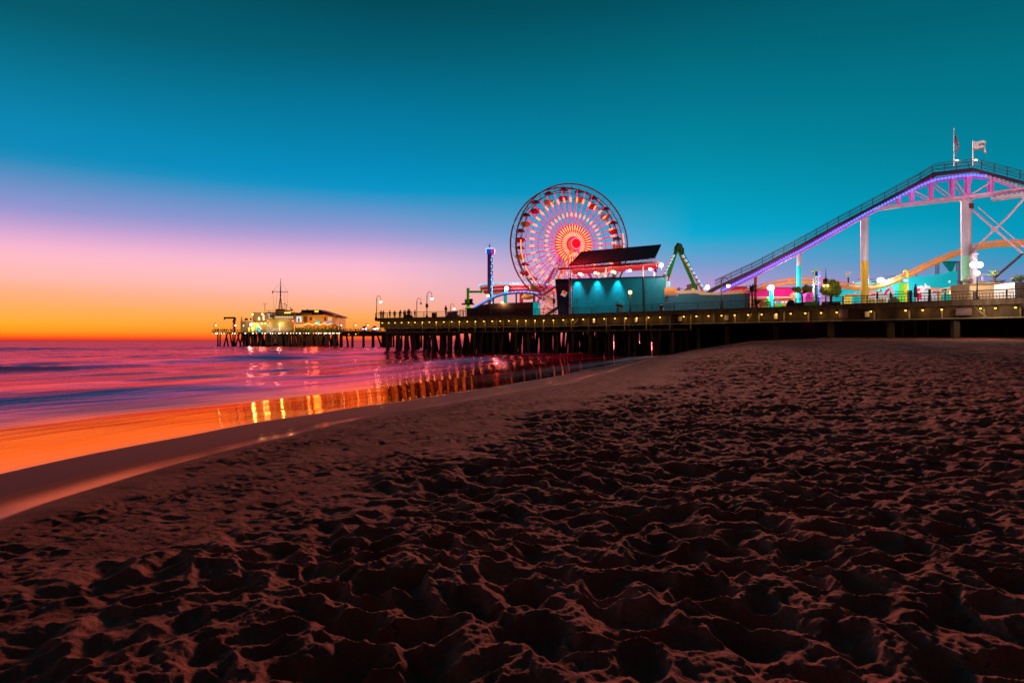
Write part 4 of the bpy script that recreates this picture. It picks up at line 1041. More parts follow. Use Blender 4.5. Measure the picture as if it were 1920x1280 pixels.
for x in (1249,1258,1268): MB().beam(P(x,560,104.6), P(x,541,104.6), .12).build('post', WHITE, t)
t = thing('low_track', 'pale orange low coaster track running behind the low teal wall', 'coaster track', P(1310,560,108))
pp = [(1262,547.5),(1280,548),(1296,547),(1306,546.5),(1316,549.5),(1326,551.5),(1345,552),(1368,549),(1392,546)]
MB().ribbon([P(x,y,108-(x-1262)*.03) for x,y in pp], 1.0,.5).build('track_bed', mat('pale_orange_track',(.75,.42,.24),.5,noise=.15,emit=(.8,.4,.2),es=.25), t)
for k in (-2.4,): MB().path([P(x,y+k,108-(x-1262)*.03) for x,y in pp], .07,5).build('rail', ORNG, t)
for x in range(1270,1390,20): MB().beam(P(x,562,107), P(x,548,107), .12).build('support', PALE, t)
t = thing('service_hut', 'pale grey box hut behind the low teal wall left of the green ride foot', 'hut', P(1303,560,128))
MB().prism([P(1295.5,562,128),P(1308,562,128),P(1308,533.5,128),P(1295.5,533,128)], (0,3,0)).build('wall', mat('hut_grey',(.5,.42,.5),.7), t); MB().prism([P(1294.8,533,127.7),P(1308.8,533,127.7),P(1308.8,531.9,127.7),P(1294.8,531.9,127.7)], (0,3.5,0)).build('roof', GREYM, t)
MB().prism([P(1297,546,127.9),P(1302,546,127.9),P(1302,541,127.9),P(1297,541,127.9)], (0,.06,0)).build('window', G_WIN, t)

# ================================================================== ROLLER COASTER LIFT HILL
def cd(x): return 1/(.009524+6.19e-6*(x-1345))
def C(x, y, back=0): return P(x, y, cd(x)) + Vector((.35*back, .94*back, 0))
rc = thing('roller_coaster', 'tall roller coaster hill with violet lit beam, handrail and white columns', 'roller coaster', at_depth(1812, cd(1812)+.7, DK))
top = [(1318,553),(1340,539),(1416,504.5),(1499.5,461),(1574,430-7.5),(1624.7,394),(1717.5,344.7),(1754,324),(1826,315.6),(1920,340.5),(2010,367)]
top[4] = (1574,420.5)
def hr(dy): return [(x, y-dy(x)) for x, y in top[1:]]
MB().ribbon([C(x,y+2,.2) for x,y in top], .9, .34).build('walkway', DPUR, rc)
rh = lambda x: 13.2+3.2*(x-1345)/480
for k in range(5):
    MB().path([C(x, y-rh(x)*(k+1)/5, -.35) for x,y in top[1:]], .028 if k < 4 else .04, 5).build('handrail', RAIL, rc)
    if k in (2,4): MB().path([C(x, y-rh(x)*(k+1)/5, 1.0) for x,y in top[1:]], .03, 5).build('handrail', RAIL, rc)
tp = [C(x,y,-.35) for x,y in top[1:]]
def topy(x):
    for a, b_ in zip(top, top[1:]):
        if a[0] <= x <= b_[0]: return a[1]+(b_[1]-a[1])*(x-a[0])/(b_[0]-a[0])
x = 1352.
while x < 1990:
    MB().beam(C(x,topy(x),-.35), C(x,topy(x)-rh(x),-.35), .06).build('handrail_post', RAIL, rc); x += 19+4.5*(x-1345)/480
# lit beam under the walkway
led = [(1352,545),(1416,513.5),(1499.5,470.5),(1574,428.5),(1620,402),(1657.5,383),(1717.5,352),(1749,338.5),(1792,331.5),(1822,328.5),(1850,331.5)]
beam_lo = [(x, y+4.2) for x, y in led]; beam_hi = [(x, y-4.6) for x, y in led]
MB().ribbon([C(x,y+1,.5) for x,y in led[:6]], .5, .52).build('lower_beam', PURP, rc)
MB().ribbon([C(x,y+.6,.5) for x,y in led[5:]], .4, .34).build('arch_beam', PURP, rc)
MB().path([C(x,y+4.6,.1) for x,y in led[:6]], .09, 6).build('rail_tube', PINKS, rc)
MB().path([C(x,y-3.6,.1) for x,y in led], .08, 6).build('rail_tube', PURP, rc)
x1 = led[-1]
mb = [(1845,322),(1880,336),(1920,350.5),(2010,378)]
MB().ribbon([C(x,y+4,.5) for x,y in mb], .8,.3).build('far_track', PINKS, rc)
for k in range(18):
    x = 1848+k*8.; y = 326+(x-1848)*.335; MB().beam(C(x,y+1,-.1), C(x+2,y+6,-.1), .2).build('track_tie', WHITE, rc)
for q in walk([C(x,y,-.05) for x,y in led], 98): MB().ball(q+Vector((0,-.12,0)), .15, 8, 6).build('light_bulb', G_BLUE, rc)
# arch truss
bot = [(1640,391),(1690,384),(1747,375.6),(1819,368),(1860,362.5),(1905,355),(1990,343)]
for bk in (0,1.3):
    MB().ribbon([C(x,y,bk) for x,y in bot], .22,.30).build('bottom_chord', PALES, rc)
MB().ribbon([C(x,y+4,.6) for x,y in ((1657,386.5),(1700,381.5),(1760,374.5),(1830,367))], .3,.12).build('chord_plate', WHITE, rc)
def ledy(x):
    for a, b_ in zip(led, led[1:]):
        if a[0] <= x <= b_[0]: return a[1]+(b_[1]-a[1])*(x-a[0])/(b_[0]-a[0])
    return 331.5+(x-1850)*.33
def boty(x):
    for a, b_ in zip(bot, bot[1:]):
        if a[0] <= x <= b_[0]: return a[1]+(b_[1]-a[1])*(x-a[0])/(b_[0]-a[0])
for bk in (0,1.3):
    for x in (1686,1711,1747.5,1787,1816,1860): MB().beam(C(x,boty(x),bk), C(x,ledy(x),bk), .26 if bk == 0 else .2).build('truss_post', PINKS, rc)
    for x0, x2 in ((1717,1746),(1753,1786),(1792,1812)): MB().beam(C(x0,ledy(x0)+7,bk), C(x2,boty(x2)-2,bk), .13).build('truss_diagonal', PALES, rc)
    MB().beam(C(1858,342,bk), C(1822,364,bk), .11).build('truss_diagonal', PALES, rc)
MB().beam(C(1752,ledy(1752),.2), C(1740,331,.2), .2).build('knee_brace', PINKS, rc)
for x in (1716,1750,1790,1821): MB().beam(C(x-2,boty(x)-22,.1), C(x+3,ledy(x)-2,.1), .16).build('knee_brace', PINKS, rc)
# service gantry
mb = MB(); mb.ribbon([C(1862,373,.3), C(1900,368,.3), C(1960,360,.3)], 1.2,.3); 
for k in range(10): mb.beam(C(1866+k*9,374-k*1.2,-.3), C(1872+k*9,368-k*1.2,-.3), .35)
mb.build('service_gantry', WHITE, rc)
MB().ribbon([C(1659,391.5,.4), C(1692,386,.4)], .6,.16).build('service_gantry', WHITE, rc)
# columns
def column(x, w, ytop, ysplit, m1, m2, d, cap=True):
    r = w/2/F*d
    zt = P(x,ytop,d).z; zs_ = P(x,ysplit,d).z if ysplit else DK
    o = MB().tube((at_depth(x,d,zs_ if ysplit else DK)), at_depth(x,d,zt), r, r, 24).build('column', m1, rc, smooth=True)
    if ysplit: MB().tube(at_depth(x,d,DK-.1), at_depth(x,d,zs_-.002), r*1.01, r*1.01, 24).build('painted_base', m2, o, smooth=True)
    if cap: MB().tube(at_depth(x,d,zt-.25), at_depth(x,d,zt+.02), r*1.18, r*1.18, 24).build('column_cap', WHITE, o)
    MB().beam(at_depth(x,d-.3,zt), at_depth(x,d-.3,zt+.7), r*.8).build('bearing', PINKS, rc)
column(1621,13.4,409,490,WHITE,YEL,cd(1621)+.6)
column(1498,9,471,499.5,WHITE,TURQ,cd(1498)+.6)
column(1416.5,5.6,513,None,CRIM,None,cd(1416)+.6)
column(1812,17,374,480,WHITE,MINT,cd(1812)+.7)
# cross bracing right of the tall column
for a, b_, r in (((1823,385),(1925,473),.12),((1899,401),(1824,472),.12),((1899,401),(1935,360),.12),((1925,473),(1870,520),.14),((1840,385),(1940,472),.06)):
    MB().tube(C(a[0],a[1],1.2), C(b_[0],b_[1],1.2), r, r, 8).build('cross_brace', PALES if b_[1] < 510 else BRNT, rc)
MB().disc(C(1870.5,427,1.1), .3, (0,1,0), .3, 12).build('brace_node', PALES, rc)
MB().box(C(1823,384,.9), (.6,.5,.6)).build('brace_bracket', BRNT, rc)
for x in (1560,1700): lamp(C(x, ledy(x)+4, -1.2), (.7,.2,1), 60, rc, .5)
lamp(C(1800,352,-3), (1,.35,.65), 170, rc, .6); lamp(C(1925,420,-4), (1,.72,.74), 560, rc, .6); lamp(C(1640,470,-4), (1,.8,.78), 500, rc, .6)
# flags on top of the hill
def flagpole(nm, label, px, ybase, ytop, cat='flag'):
    t = thing(nm, label, cat, C(px,ybase,.3)); MB().tube(C(px,ybase+8,.3), C(px,ytop,.3), .055,.04,8).build('pole', WHITE, t)
    MB().ball(C(px+3,ybase-1,-.2), .15, 8, 6, (1.3,1,.6)).build('uplight', G_WARM, t); lamp(C(px+3,ybase-4,-.6), (1,.75,.6), 28, t, .2)
    return t
USF = [mat('flag_red',(.42,.03,.08),.8), mat('flag_white',(.75,.62,.68),.8), mat('flag_navy',(.015,.012,.06),.8)]
t = flagpole('flag_pole', 'drooping red white and navy striped flag on the coaster top, left of two', 1790.5, 303, 238)
mb = MB(); nu, nv = 14, 13
c0 = C(1791.2, 241, .3); sx = cd(1791)/F
def fp(u, v):   # u along fly (drooped), v across the stripes
    x = 1791.2 + u*3.2 + v*7.5*(.25+.75*u) + 1.2*math.sin(v*7+u*5)*u; y = 240 + u*24 + v*(28-2*u) + 4*u*u
    return Vector(((x-1791.2)*sx, .35*math.sin(u*6+v*3)*(.3+u), -(y-241)*sx))
for i in range(nu):
    for j in range(nv):
        u0,u1,v0,v1 = i/nu,(i+1)/nu,j/nv,(j+1)/nv
        mb.cur = 2 if (u0 < .42 and v0 < .53) else (0 if j % 2 == 0 else 1)
        mb._add([c0+fp(u0,v0), c0+fp(u1,v0), c0+fp(u1,v1), c0+fp(u0,v1)], [(0,1,2,3)])
mb.build('flag_cloth', USF, t, smooth=True)
t = flagpole('flag_pole', 'white flag with a red lower stripe flying on the coaster top, right of two', 1825.8, 302, 262)
c0 = C(1826.2,263,.3); mb = MB(); nu, nv = 20, 14
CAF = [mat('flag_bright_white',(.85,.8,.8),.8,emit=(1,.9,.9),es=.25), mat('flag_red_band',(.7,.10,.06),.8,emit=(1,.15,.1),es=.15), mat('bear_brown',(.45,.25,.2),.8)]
def fp(u, v):
    x = u*26.5; 
    if x > 22: x = 22 + (x-22)*.35
    y = v*15.5 + u*u*6 + 1.0*math.sin(u*9) + (3*max(0,v-.6)*u)
    return Vector((x*sx, .5*math.sin(u*8+v)*u - .3*u, -y*sx))
for i in range(nu):
    for j in range(nv):
        u0,u1,v0,v1 = i/nu,(i+1)/nu,j/nv,(j+1)/nv; uc, vc = (u0+u1)/2, (v0+v1)/2
        bear = (abs(uc-.48) < .14 and abs(vc-.45) < .10) or (abs(uc-.60) < .05 and abs(vc-.40) < .07) or (abs(abs(uc-.48)-.10) < .035 and .5 < vc < .62)
        star = abs(uc-.17) < .045 and abs(vc-.2) < .07
        mb.cur = 1 if vc > .83 or star else (2 if bear else 0)
        mb._add([c0+fp(u0,v0), c0+fp(u1,v0), c0+fp(u1,v1), c0+fp(u0,v1)], [(0,1,2,3)])
mb.build('flag_cloth', CAF, t, smooth=True)

# ================================================================== RIGHT PART OF THE FAIR
YD = lambda x: 104 - (x-1400)*.030
def Y(x, y, back=0): return P(x, y, YD(x)) + Vector((.2*back, .97*back, 0))
def smooth_path(pts, n=60):
    xs = [p[0] for p in pts]; ys = [p[1] for p in pts]
    X_ = np.linspace(xs[0], xs[-1], n); Yv = np.interp(X_, xs, ys); k = np.hanning(9); k /= k.sum()
    Yp = np.convolve(np.pad(Yv, 4, mode='reflect', reflect_type='odd'), k, mode='valid'); return list(zip(X_, Yp))
yt = smooth_path([(1385,556),(1400,550.5),(1420,543),(1450,534),(1478,529.5),(1500,528),(1525,528.5),(1550,531.5),(1575,536.5),(1600,541),(1621,542.3),(1645,540),(1672,531.5),(1700,519),(1730,503.5),(1760,489.5),(1790,477),(1820,467),(1850,460.5),(1880,458),(1920,458.5),(1980,464)])
tr = thing('coaster_track', 'orange tubular coaster track curving in waves behind the pink and cyan walls', 'coaster track', at_depth(1700, YD(1700), DK))
MB().path([Y(x,y) for x,y in yt], .30, 10).build('spine_tube', ORNG, tr, smooth=True)
for bk in (-.45,.45): MB().path([Y(x,y-7.4,bk) for x,y in yt], .085, 6).build('rail', ORNG, tr, smooth=True)
for x in (1432,1480,1534,1601,1655,1689,1729,1756,1782,1808,1843,1876,1912,1945):
    y = np.interp(x, [p[0] for p in yt], [p[1] for p in yt])
    MB().beam(Y(x,y+2.5), Y(x+.8,y-6.5), .26,.3).beam(Y(x+.8,y-7,-.5), Y(x+.8,y-7,.5), .14).build('track_tie', ORNG, tr)
# pink building
BD = 100.
def wallq(name, label, cat, pts, d, m, th=.4, part='wall', dd=0.):
    """free-standing wall from photo outline at depth d (dd: depth change per photo px)"""
    x0 = pts[0][0]; f_ = lambda x: d+dd*(x-x0)
    cx = sum(p[0] for p in pts)/len(pts)
    t = thing(name, label, cat, at_depth(cx, f_(cx), DK))
    MB().prism([P(x,y,f_(x)) for x,y in pts], (0,th,0)).build(part, m, t)
    return t, f_
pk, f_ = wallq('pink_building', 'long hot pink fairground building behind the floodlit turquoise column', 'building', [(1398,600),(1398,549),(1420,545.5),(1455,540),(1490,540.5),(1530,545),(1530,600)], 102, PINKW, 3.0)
MB().prism([P(1400,600,101.8),P(1530,600,101.8),P(1530,557.5,101.8),P(1400,557.5,101.8)], (0,.1,0)).build('orange_band', ORNG2, pk)
MB().beam(P(1398,557,101.6), P(1530,557.3,101.6), .16).build('trim', WHTW, pk); MB().beam(P(1398,561.5,101.6), P(1530,561.5,101.6), .12).build('trim', REDP, pk)
MB().ribbon([P(1396,548.5,101.5),P(1420,545,101.5),P(1455,539.5,101.5),P(1490,540,101.5),P(1530,544.5,101.5)], .4,.12).build('parapet', CRIM, pk)
for k, x in enumerate(range(1449,1482,8)): MB().prism([P(x,569,101.5),P(x+5.5,569,101.5),P(x+5.5,564,101.5),P(x,564,101.5)], (0,.08,0)).build('window', [G_WALL,G_CYB,G_WALL,G_WALL,G_CYAN][k], pk)
t, f_ = wallq('red_pavilion', 'low red pavilion with a stepped roof below the coaster lift hill', 'building', [(1352,560),(1352,551),(1368,548),(1374,539.5),(1398,538),(1404,545),(1404,560)], 108, REDP, 2.)
MB().beam(P(1353,551,107.8), P(1402,546,107.8), .3,.2).build('roof_edge', ORNG2, t); MB().beam(P(1371,538.8,107.8), P(1400,537.3,107.8), .3,.14).build('roof_edge', CRIM, t)
for x in (1360,1378,1392): MB().beam(P(x,560,107.7), P(x,546,107.7), .14).build('post', WHTW, t)
flood('floodlight', 'big starry floodlight on the turquoise column before the pink building', P(1446,539.5,96), .42, 1500, base=P(1446,590,96.3), cr=.32, colm=TURQ)
t = thing('green_post', 'short lime green post left of the turquoise floodlight column', 'post', at_depth(1439.5,95,DK))
MB().lathe([(.25,0),(.25,1.7),(.2,2.0),(.08,2.15)], at_depth(1439.5,95,DK), 12).build('shaft', LGRN, t)
t = thing('sunburst_sign', 'white and orange spiky sunburst board before the pink wall', 'sign', P(1491,556,98))
pts = []
for k in range(28):
    a = 2*math.pi*k/28; r = (10.5 if k % 2 == 0 else 7); pts.append(P(1490+r*math.cos(a), 556-.8*r*math.sin(a), 98))
MB().prism(pts, (0,.1,0)).build('board', WHTW, t)
pts = [P(1486+(6.5 if k % 2 == 0 else 4.2)*math.cos(2*math.pi*k/20), 556-(6 if k % 2 == 0 else 4)*math.sin(2*math.pi*k/20), 97.9) for k in range(20)]
MB().prism(pts, (0,.05,0)).build('sun_disc', ORNG2, t); MB().beam(P(1490,580,98.1),P(1490,560,98.1),.12).build('post', WHITE, t)
t, f_ = wallq('magenta_kiosk', 'magenta kiosk with slanted top left of the blue sign tower', 'kiosk', [(1508,600),(1510,556),(1517,541.5),(1526,541),(1524,558),(1524,600)], 92, MAG, 1.2)
MB().prism([P(1513,556,91.9),P(1519,556.5,91.9),P(1519,553,91.9),P(1515,552.5,91.9)], (0,.05,0)).build('hatch', CRIM, t)
MB().prism([P(1519,536,97),P(1530,535.5,97),P(1530,590,97),P(1519,590,97)], (0,.3,0)).build('blue_board', mat('deep_cyan_board',(.0,.16,.30),.6,emit=(0,.2,.4),es=.3), t)
# tower sign
TS = 88.
t = thing('sign_tower', 'tall narrow blue and black sign tower with white letter tiles', 'sign', at_depth(1534,TS,DK))
MB().prism([P(1527.8,590,TS),P(1533,590,TS),P(1533,508,TS),P(1527.8,508.5,TS)], (0,.6,0)).build('front_face', mat('tower_dark_face',(.01,.05,.06),.4,emit=(0,.05,.06),es=.2), t)
MB().prism([P(1533.2,590,TS-.05),P(1537.5,590,TS+.5),P(1537.5,507.5,TS+.5),P(1533.2,508,TS-.05)], (.02,.5,0)).build('side_face', mat('tower_blue_face',(.02,.20,.6),.4,emit=(.02,.25,.8),es=.5), t)
for k in range(22): MB().box(P(1536.4+.5*(k % 2), 512+k*2.6, TS-.3), (.14,.1,.16)).build('led_dot', [G_BLUE,G_CYAN,G_MAGD,G_BLUE,G_MAGD][(k*3) % 5], t)
MB().beam(P(1537.9,563,TS-.2),P(1537.9,507,TS-.2),.09).build('edge_light', G_MAGD, t); MB().beam(P(1527.4,563,TS-.2),P(1527.4,508,TS-.2),.07).build('edge_light', WHTW, t)
MB().prism([P(1527,509,TS-.2),P(1527.5,506,TS-.2),P(1530.5,503.8,TS-.2),P(1536,502.8,TS-.2),P(1539.3,505.2,TS-.2),P(1538.8,507,TS-.2),P(1535.5,505.6,TS-.2),P(1533.5,508.5,TS-.2)], (0,.9,0)).build('cap', MINT, t)
for k,(ya,yb) in enumerate(((517.5,524.5),(526,534.5))):
    o = MB().prism([P(1529,yb,TS-.1),P(1532.6,yb,TS-.1),P(1532.6,ya,TS-.1),P(1529,ya,TS-.1)], (0,.05,0)).build('letter_tile', G_WALL, t)
    MB().box(P(1531,ya+3.5,TS-.16), (.10,.02,.12)).box(P(1531,ya+5.6,TS-.16), (.10,.02,.10)).build('dark_counter', BLK, o)
for k in range(3): MB().prism([P(1530,541+k*5,TS-.1),P(1532.4,541+k*5,TS-.1),P(1532.4,537.5+k*5,TS-.1),P(1530,537.5+k*5,TS-.1)], (0,.05,0)).build('letter_tile', mat('dim_letter_tile',(.25,.42,.5),.5,emit=(.2,.4,.5),es=.3), t)
# trees
def leaf_tree(label, base, blobs, n, size, m, rs=1, trunk=.12, cat='tree', limbs=3, name='round_tree', gapseed=0):
    t = thing(name, label, cat, base); rg_ = random.Random(rs)
    mb = MB(); cs = [Vector(b_[0]) for b_ in blobs]; c0 = sum(cs, Vector())/len(cs)
    fork = base.lerp(Vector((c0.x,c0.y,min(b_[0].z-b_[1]*.7 for b_ in blobs))), .9)
    mb.path([base, base.lerp(fork,.5)+Vector((.06,0,0)), fork], [trunk*1.3,trunk,trunk*.9], 8)
    for c_, r_ in blobs:
        for _ in range(limbs):
            e = c_+Vector((rg_.uniform(-.6,.6),rg_.uniform(-.6,.6),rg_.uniform(-.4,.5)))*r_
            mb.path([fork, fork.lerp(e,.5)+Vector((rg_.uniform(-.15,.15),0,-.1)), e], [trunk*.7,trunk*.45,trunk*.2], 6)
    mb.build('trunk', BARK, t, smooth=True)
    mb = MB()
    for c_, r_ in blobs:
        for _ in range(n):
            v = Vector((rg_.gauss(0,1),rg_.gauss(0,1),rg_.gauss(0,1))).normalized()
            rad = r_*(rg_.random()**.35)*(.88+.2*math.sin(v.x*5+gapseed)*math.cos(v.z*6+v.y*4))
            if math.sin(v.x*7+gapseed*3)*math.sin(v.z*8+1)+.3*math.sin(v.y*9) > .72: continue
            p = c_+v*rad; a = Vector((rg_.gauss(0,1),rg_.gauss(0,1),rg_.gauss(0,1))).normalized(); b_ = a.orthogonal().normalized(); s_ = size*rg_.uniform(.6,1.3)
            mb._add([p-a*s_, p+b_*s_*.5, p+a*s_, p-b_*s_*.5], [(0,1,2,3)])
    mb.build('crown', m, t)
    return t
TD2 = 84.
k_ = TD2/F
leaf_tree('small dark tree with two flat crowns before the turquoise coaster column', at_depth(1504,TD2,DK-.2), [(P(1496,543,TD2),6.2*k_),(P(1489.5,542,TD2),3.5*k_),(P(1511,540.5,TD2+.6),7.5*k_),(P(1518,543,TD2),4.5*k_)], 420, .17, LEAF, 4, .11)
leaf_tree('larger ball shaped tree behind the lantern post', at_depth(1556,80,DK-.2), [(P(1560,538,80),15.0*80/F),(P(1549,543,80),11.5*80/F),(P(1566,545,80),11*80/F)], 1500, .17, LEAF, 9, .16, limbs=4)
t = thing('planter_box', 'low green planter box between the sign tower and the dark bench', 'planter', edge(1524,1.6))
MB().prism([edge(1508,1.8,DK+.05),edge(1537,1.8,DK+.05),edge(1537,1.8,DK+.78),edge(1508,1.8,DK+.78)], (.3,1.,0)).build('box', mat('green_hedge_box',(.10,.26,.03),.8,noise=.5,scale=6,bump=.6,emit=(.1,.3,.02),es=.12), t)
t = thing('bench_wall', 'dark brown slatted bench back below the ball shaped tree', 'bench', edge(1560,1.2))
MB().prism([edge(1540,1.3,DK+.05),edge(1578,1.3,DK+.05),edge(1575,1.3,DK+.62),edge(1543,1.3,DK+.66)], (.03,.3,0)).build('backrest', BRN, t); MB().beam(edge(1541,1.0,DK+.4),edge(1577,1.0,DK+.4),.5,.08).build('seat', WOOD, t)
t = thing('bench', 'grey bench with a white highlight beside the palm at the end of the teal wall', 'bench', edge(1435,1.2))
MB().beam(edge(1424,1.3,DK+.45),edge(1446,1.3,DK+.45),.5,.08).build('seat', GREYM, t)
for h in (.6,.75,.9): MB().beam(edge(1424,1.6,DK+h),edge(1446,1.6,DK+h),.05,.09).build('backrest', GREYM, t)
for x in (1426,1444): MB().beam(edge(x,1.3,DK),edge(x,1.3,DK+.45),.1).build('leg', BLK, t)
t = thing('ride_tub', 'dark dome backed tub beside the green lit rock below the pink building', 'tub', edge(1483,1.8))
MB().prism([edge(1474,1.9,DK+.05)]+[edge(1483-9*math.cos(a),1.9,DK+.35+.75*math.sin(a)) for a in np.linspace(0,math.pi,9)]+[edge(1492,1.9,DK+.05)], (.3,.9,0)).build('shell', BRNT, t)
MB().prism([edge(1492.5,1.9,DK+.05),edge(1509,1.9,DK+.05),edge(1509,1.9,DK+.7),edge(1492.5,1.9,DK+.7)], (.2,.6,0)).build('side_box', BRN, t)
t = thing('lit_rock', 'small bright green and red lit mound right of the turquoise column', 'ornament', edge(1463,2.2))
MB().ball(edge(1463,2.2,DK+.40), .36, 10, 6, (1.5,1,.7)).build('mound', glow('green_mound',(.08,.8,.06),.8), t); MB().ball(edge(1469,2.0,DK+.2), .30, 10, 6, (1.5,1,.6)).build('base', REDP, t)
# planting at the end of the teal wall
def frond_plant(label, base, n, ln, m, trunk_h=.0, rs=1, up=.6, name='palm', droop=1.0, wd=.10, group=None):
    t = thing(name, label, 'palm' if name == 'palm' else 'plant', base, group=group); rg_ = random.Random(rs)
    top_ = base+Vector((0,0,trunk_h))
    if trunk_h > .1:
        MB().path([base, base.lerp(top_,.5)+Vector((.05,0,0)), top_], [.17,.13,.11], 8).build('trunk', BARK, t, smooth=True)
    mb = MB()
    for k in range(n):
        a = 2*math.pi*k/n+rg_.uniform(-.3,.3); el = up*rg_.uniform(.4,1.5); L_ = ln*rg_.uniform(.7,1.15)
        d = Vector((math.cos(a)*math.cos(el), math.sin(a)*math.cos(el), math.sin(el))); side = Vector((-math.sin(a),math.cos(a),0))
        prev = None; ns_ = 7
        for i in range(ns_+1):
            u = i/ns_; q = top_ + d*L_*u + Vector((0,0,-droop*.55*L_*u*u)); w_ = wd*math.sin(math.pi*min(.97,u*.85+.12))
            cur_ = (q-side*w_+Vector((0,0,-w_*.5)), q, q+side*w_+Vector((0,0,-w_*.5)))
            if prev:
                mb._add([prev[0],prev[1],cur_[1],cur_[0]],[(0,1,2,3)]); mb._add([prev[1],prev[2],cur_[2],cur_[1]],[(0,1,2,3)])
            prev = cur_
    mb.build('fronds', m, t)
    return t
frond_plant('upright fan palm at the right end of the low teal wall', edge(1410,3.0,DK), 22, 1.7, PALM, 2.35, 3, .95, droop=.6, wd=.11)
frond_plant('low arching palm beside the grey bench', edge(1419,1.8,DK), 18, 2.0, PALM, .7, 5, .8, droop=1.15, wd=.10)
frond_plant('small bent palm behind the low teal wall, right of two there', P(1289,550,116), 9, 1.5, mat('lit_palm_leaf',(.20,.24,.04),.6,emit=(.25,.3,.04),es=.15), .6, 8, .7, droop=1.5, wd=.12)
frond_plant('small dark palm behind the low teal wall, left of two there', P(1272.5,549,116), 8, 1.1, PALM, .6, 9, .8, droop=1.2, wd=.11)
# cyan canvas wall
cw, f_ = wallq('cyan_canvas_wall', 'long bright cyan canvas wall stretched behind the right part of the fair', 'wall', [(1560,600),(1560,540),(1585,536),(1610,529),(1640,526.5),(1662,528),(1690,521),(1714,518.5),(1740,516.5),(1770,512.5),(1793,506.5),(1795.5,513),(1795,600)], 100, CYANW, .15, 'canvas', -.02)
for x in (1600,1645,1718,1757): MB().beam(P(x,600,f_(x)+.3), P(x,512 if x > 1700 else 528,f_(x)+.3), .1).build('mast', GREYM, cw)
MB().beam(P(1661,518,f_(1661)+.4), P(1691,518.2,f_(1691)+.4), .09).build('top_bar', BLK, cw); MB().beam(P(1608,523.3,f_(1608)+.4), P(1638,523.2,f_(1638)+.4), .07).build('top_bar', BLK, cw)
MB().prism([P(1779,530,f_(1779)-.1),P(1782,530,f_(1782)-.1),P(1782,526,f_(1782)-.1),P(1779,526,f_(1779)-.1)], (0,.05,0)).build('white_patch', G_WALL, cw)
# net tower with green cloth
nt2 = thing('net_tower', 'pair of grey truss masts with a hanging green net cloth', 'tower', at_depth(1778,104,DK))
for x in (1757.5,1796.5):
    mb = MB()
    for dx in (-3,0,3): mb.beam(P(x+dx,600,104+abs(dx)*.2), P(x+dx,490.5,104+abs(dx)*.2), .09)
    for k in range(12): mb.beam(P(x-3,492+k*5,104), P(x+3,496+k*5,104), .06)
    mb.build('truss_mast', mat('mauve_truss',(.45,.36,.46),.5), nt2)
MB().beam(P(1755,490.8,104), P(1800,490.5,104), .12).build('top_bar', GREYM, nt2)
nv = 10; mb = MB()
def cl(u, v): 
    xl = 1766+v*16.5; xr = 1793-v*9; return P(xl+(xr-xl)*u, 491.2+v*22-1.5*math.sin(u*3.14)*v, 103.9+.25*math.sin(u*14)*(1-v*.5))
for i in range(12):
    for j in range(nv): mb._add([cl(i/12,j/nv),cl((i+1)/12,j/nv),cl((i+1)/12,(j+1)/nv),cl(i/12,(j+1)/nv)],[(0,1,2,3)])
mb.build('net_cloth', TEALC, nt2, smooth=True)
# lamp mast left of the yellow column
t = thing('floodlight', 'unlit looking white floodlight head on a teal mast left of the yellow column', 'floodlight', P(1591,545,108))
MB().tube(P(1590.5,560,108),P(1590.5,520,108),.13).build('mast', TEALP, t); MB().prism([P(1587,510,108),P(1596.5,509.5,108),P(1594.5,515.5,108),P(1592,516.5,108),P(1591.8,520,108),P(1589.6,520,108),P(1589.3,516,108)], (0,.5,0)).build('lamp_head', WHTW, t)
flood('floodlight', 'starry floodlight just right of the yellow coaster column', P(1652,526,97), .42, 1700, base=P(1652,560,97.4), cr=.1)
# tall mast with two floods
MDp = 77.
t = thing('light_mast', 'white light mast with two dazzling floodlights by the mint green column base', 'light mast', at_depth(1829,MDp,DK))
MB().prism([P(1824,590,MDp),P(1832.5,590,MDp),P(1832.5,478,MDp),P(1830.5,470.5,MDp),P(1828,472,MDp),P(1824,478,MDp)], (0,.5,0)).build('mast', mat('pinkish_mast',(.5,.38,.46),.6), t)
MB().beam(P(1822,476.5,MDp-.1),P(1834.5,476.5,MDp-.1),.12).beam(P(1822,480,MDp-.1),P(1833,489,MDp-.1),.1).build('cross_bar', WHITE, t)
for x, w_ in ((1825,850),(1837,850)):
    o = MB().ball(P(x,496.5,MDp-.9), .34, 12, 8).build('lamp_head', G_WHT, t); lamp(P(x,496.5,MDp-4.5), (1,.94,.9), w_, t, .4)
MB().beam(P(1825,497.5,MDp-.4),P(1837,497.5,MDp-.4),.14).build('yoke', GREYM, t)
MB().beam(P(1841.8,545,80),P(1841.8,518,80),.12).build('pink_pole', G_PINK, t)
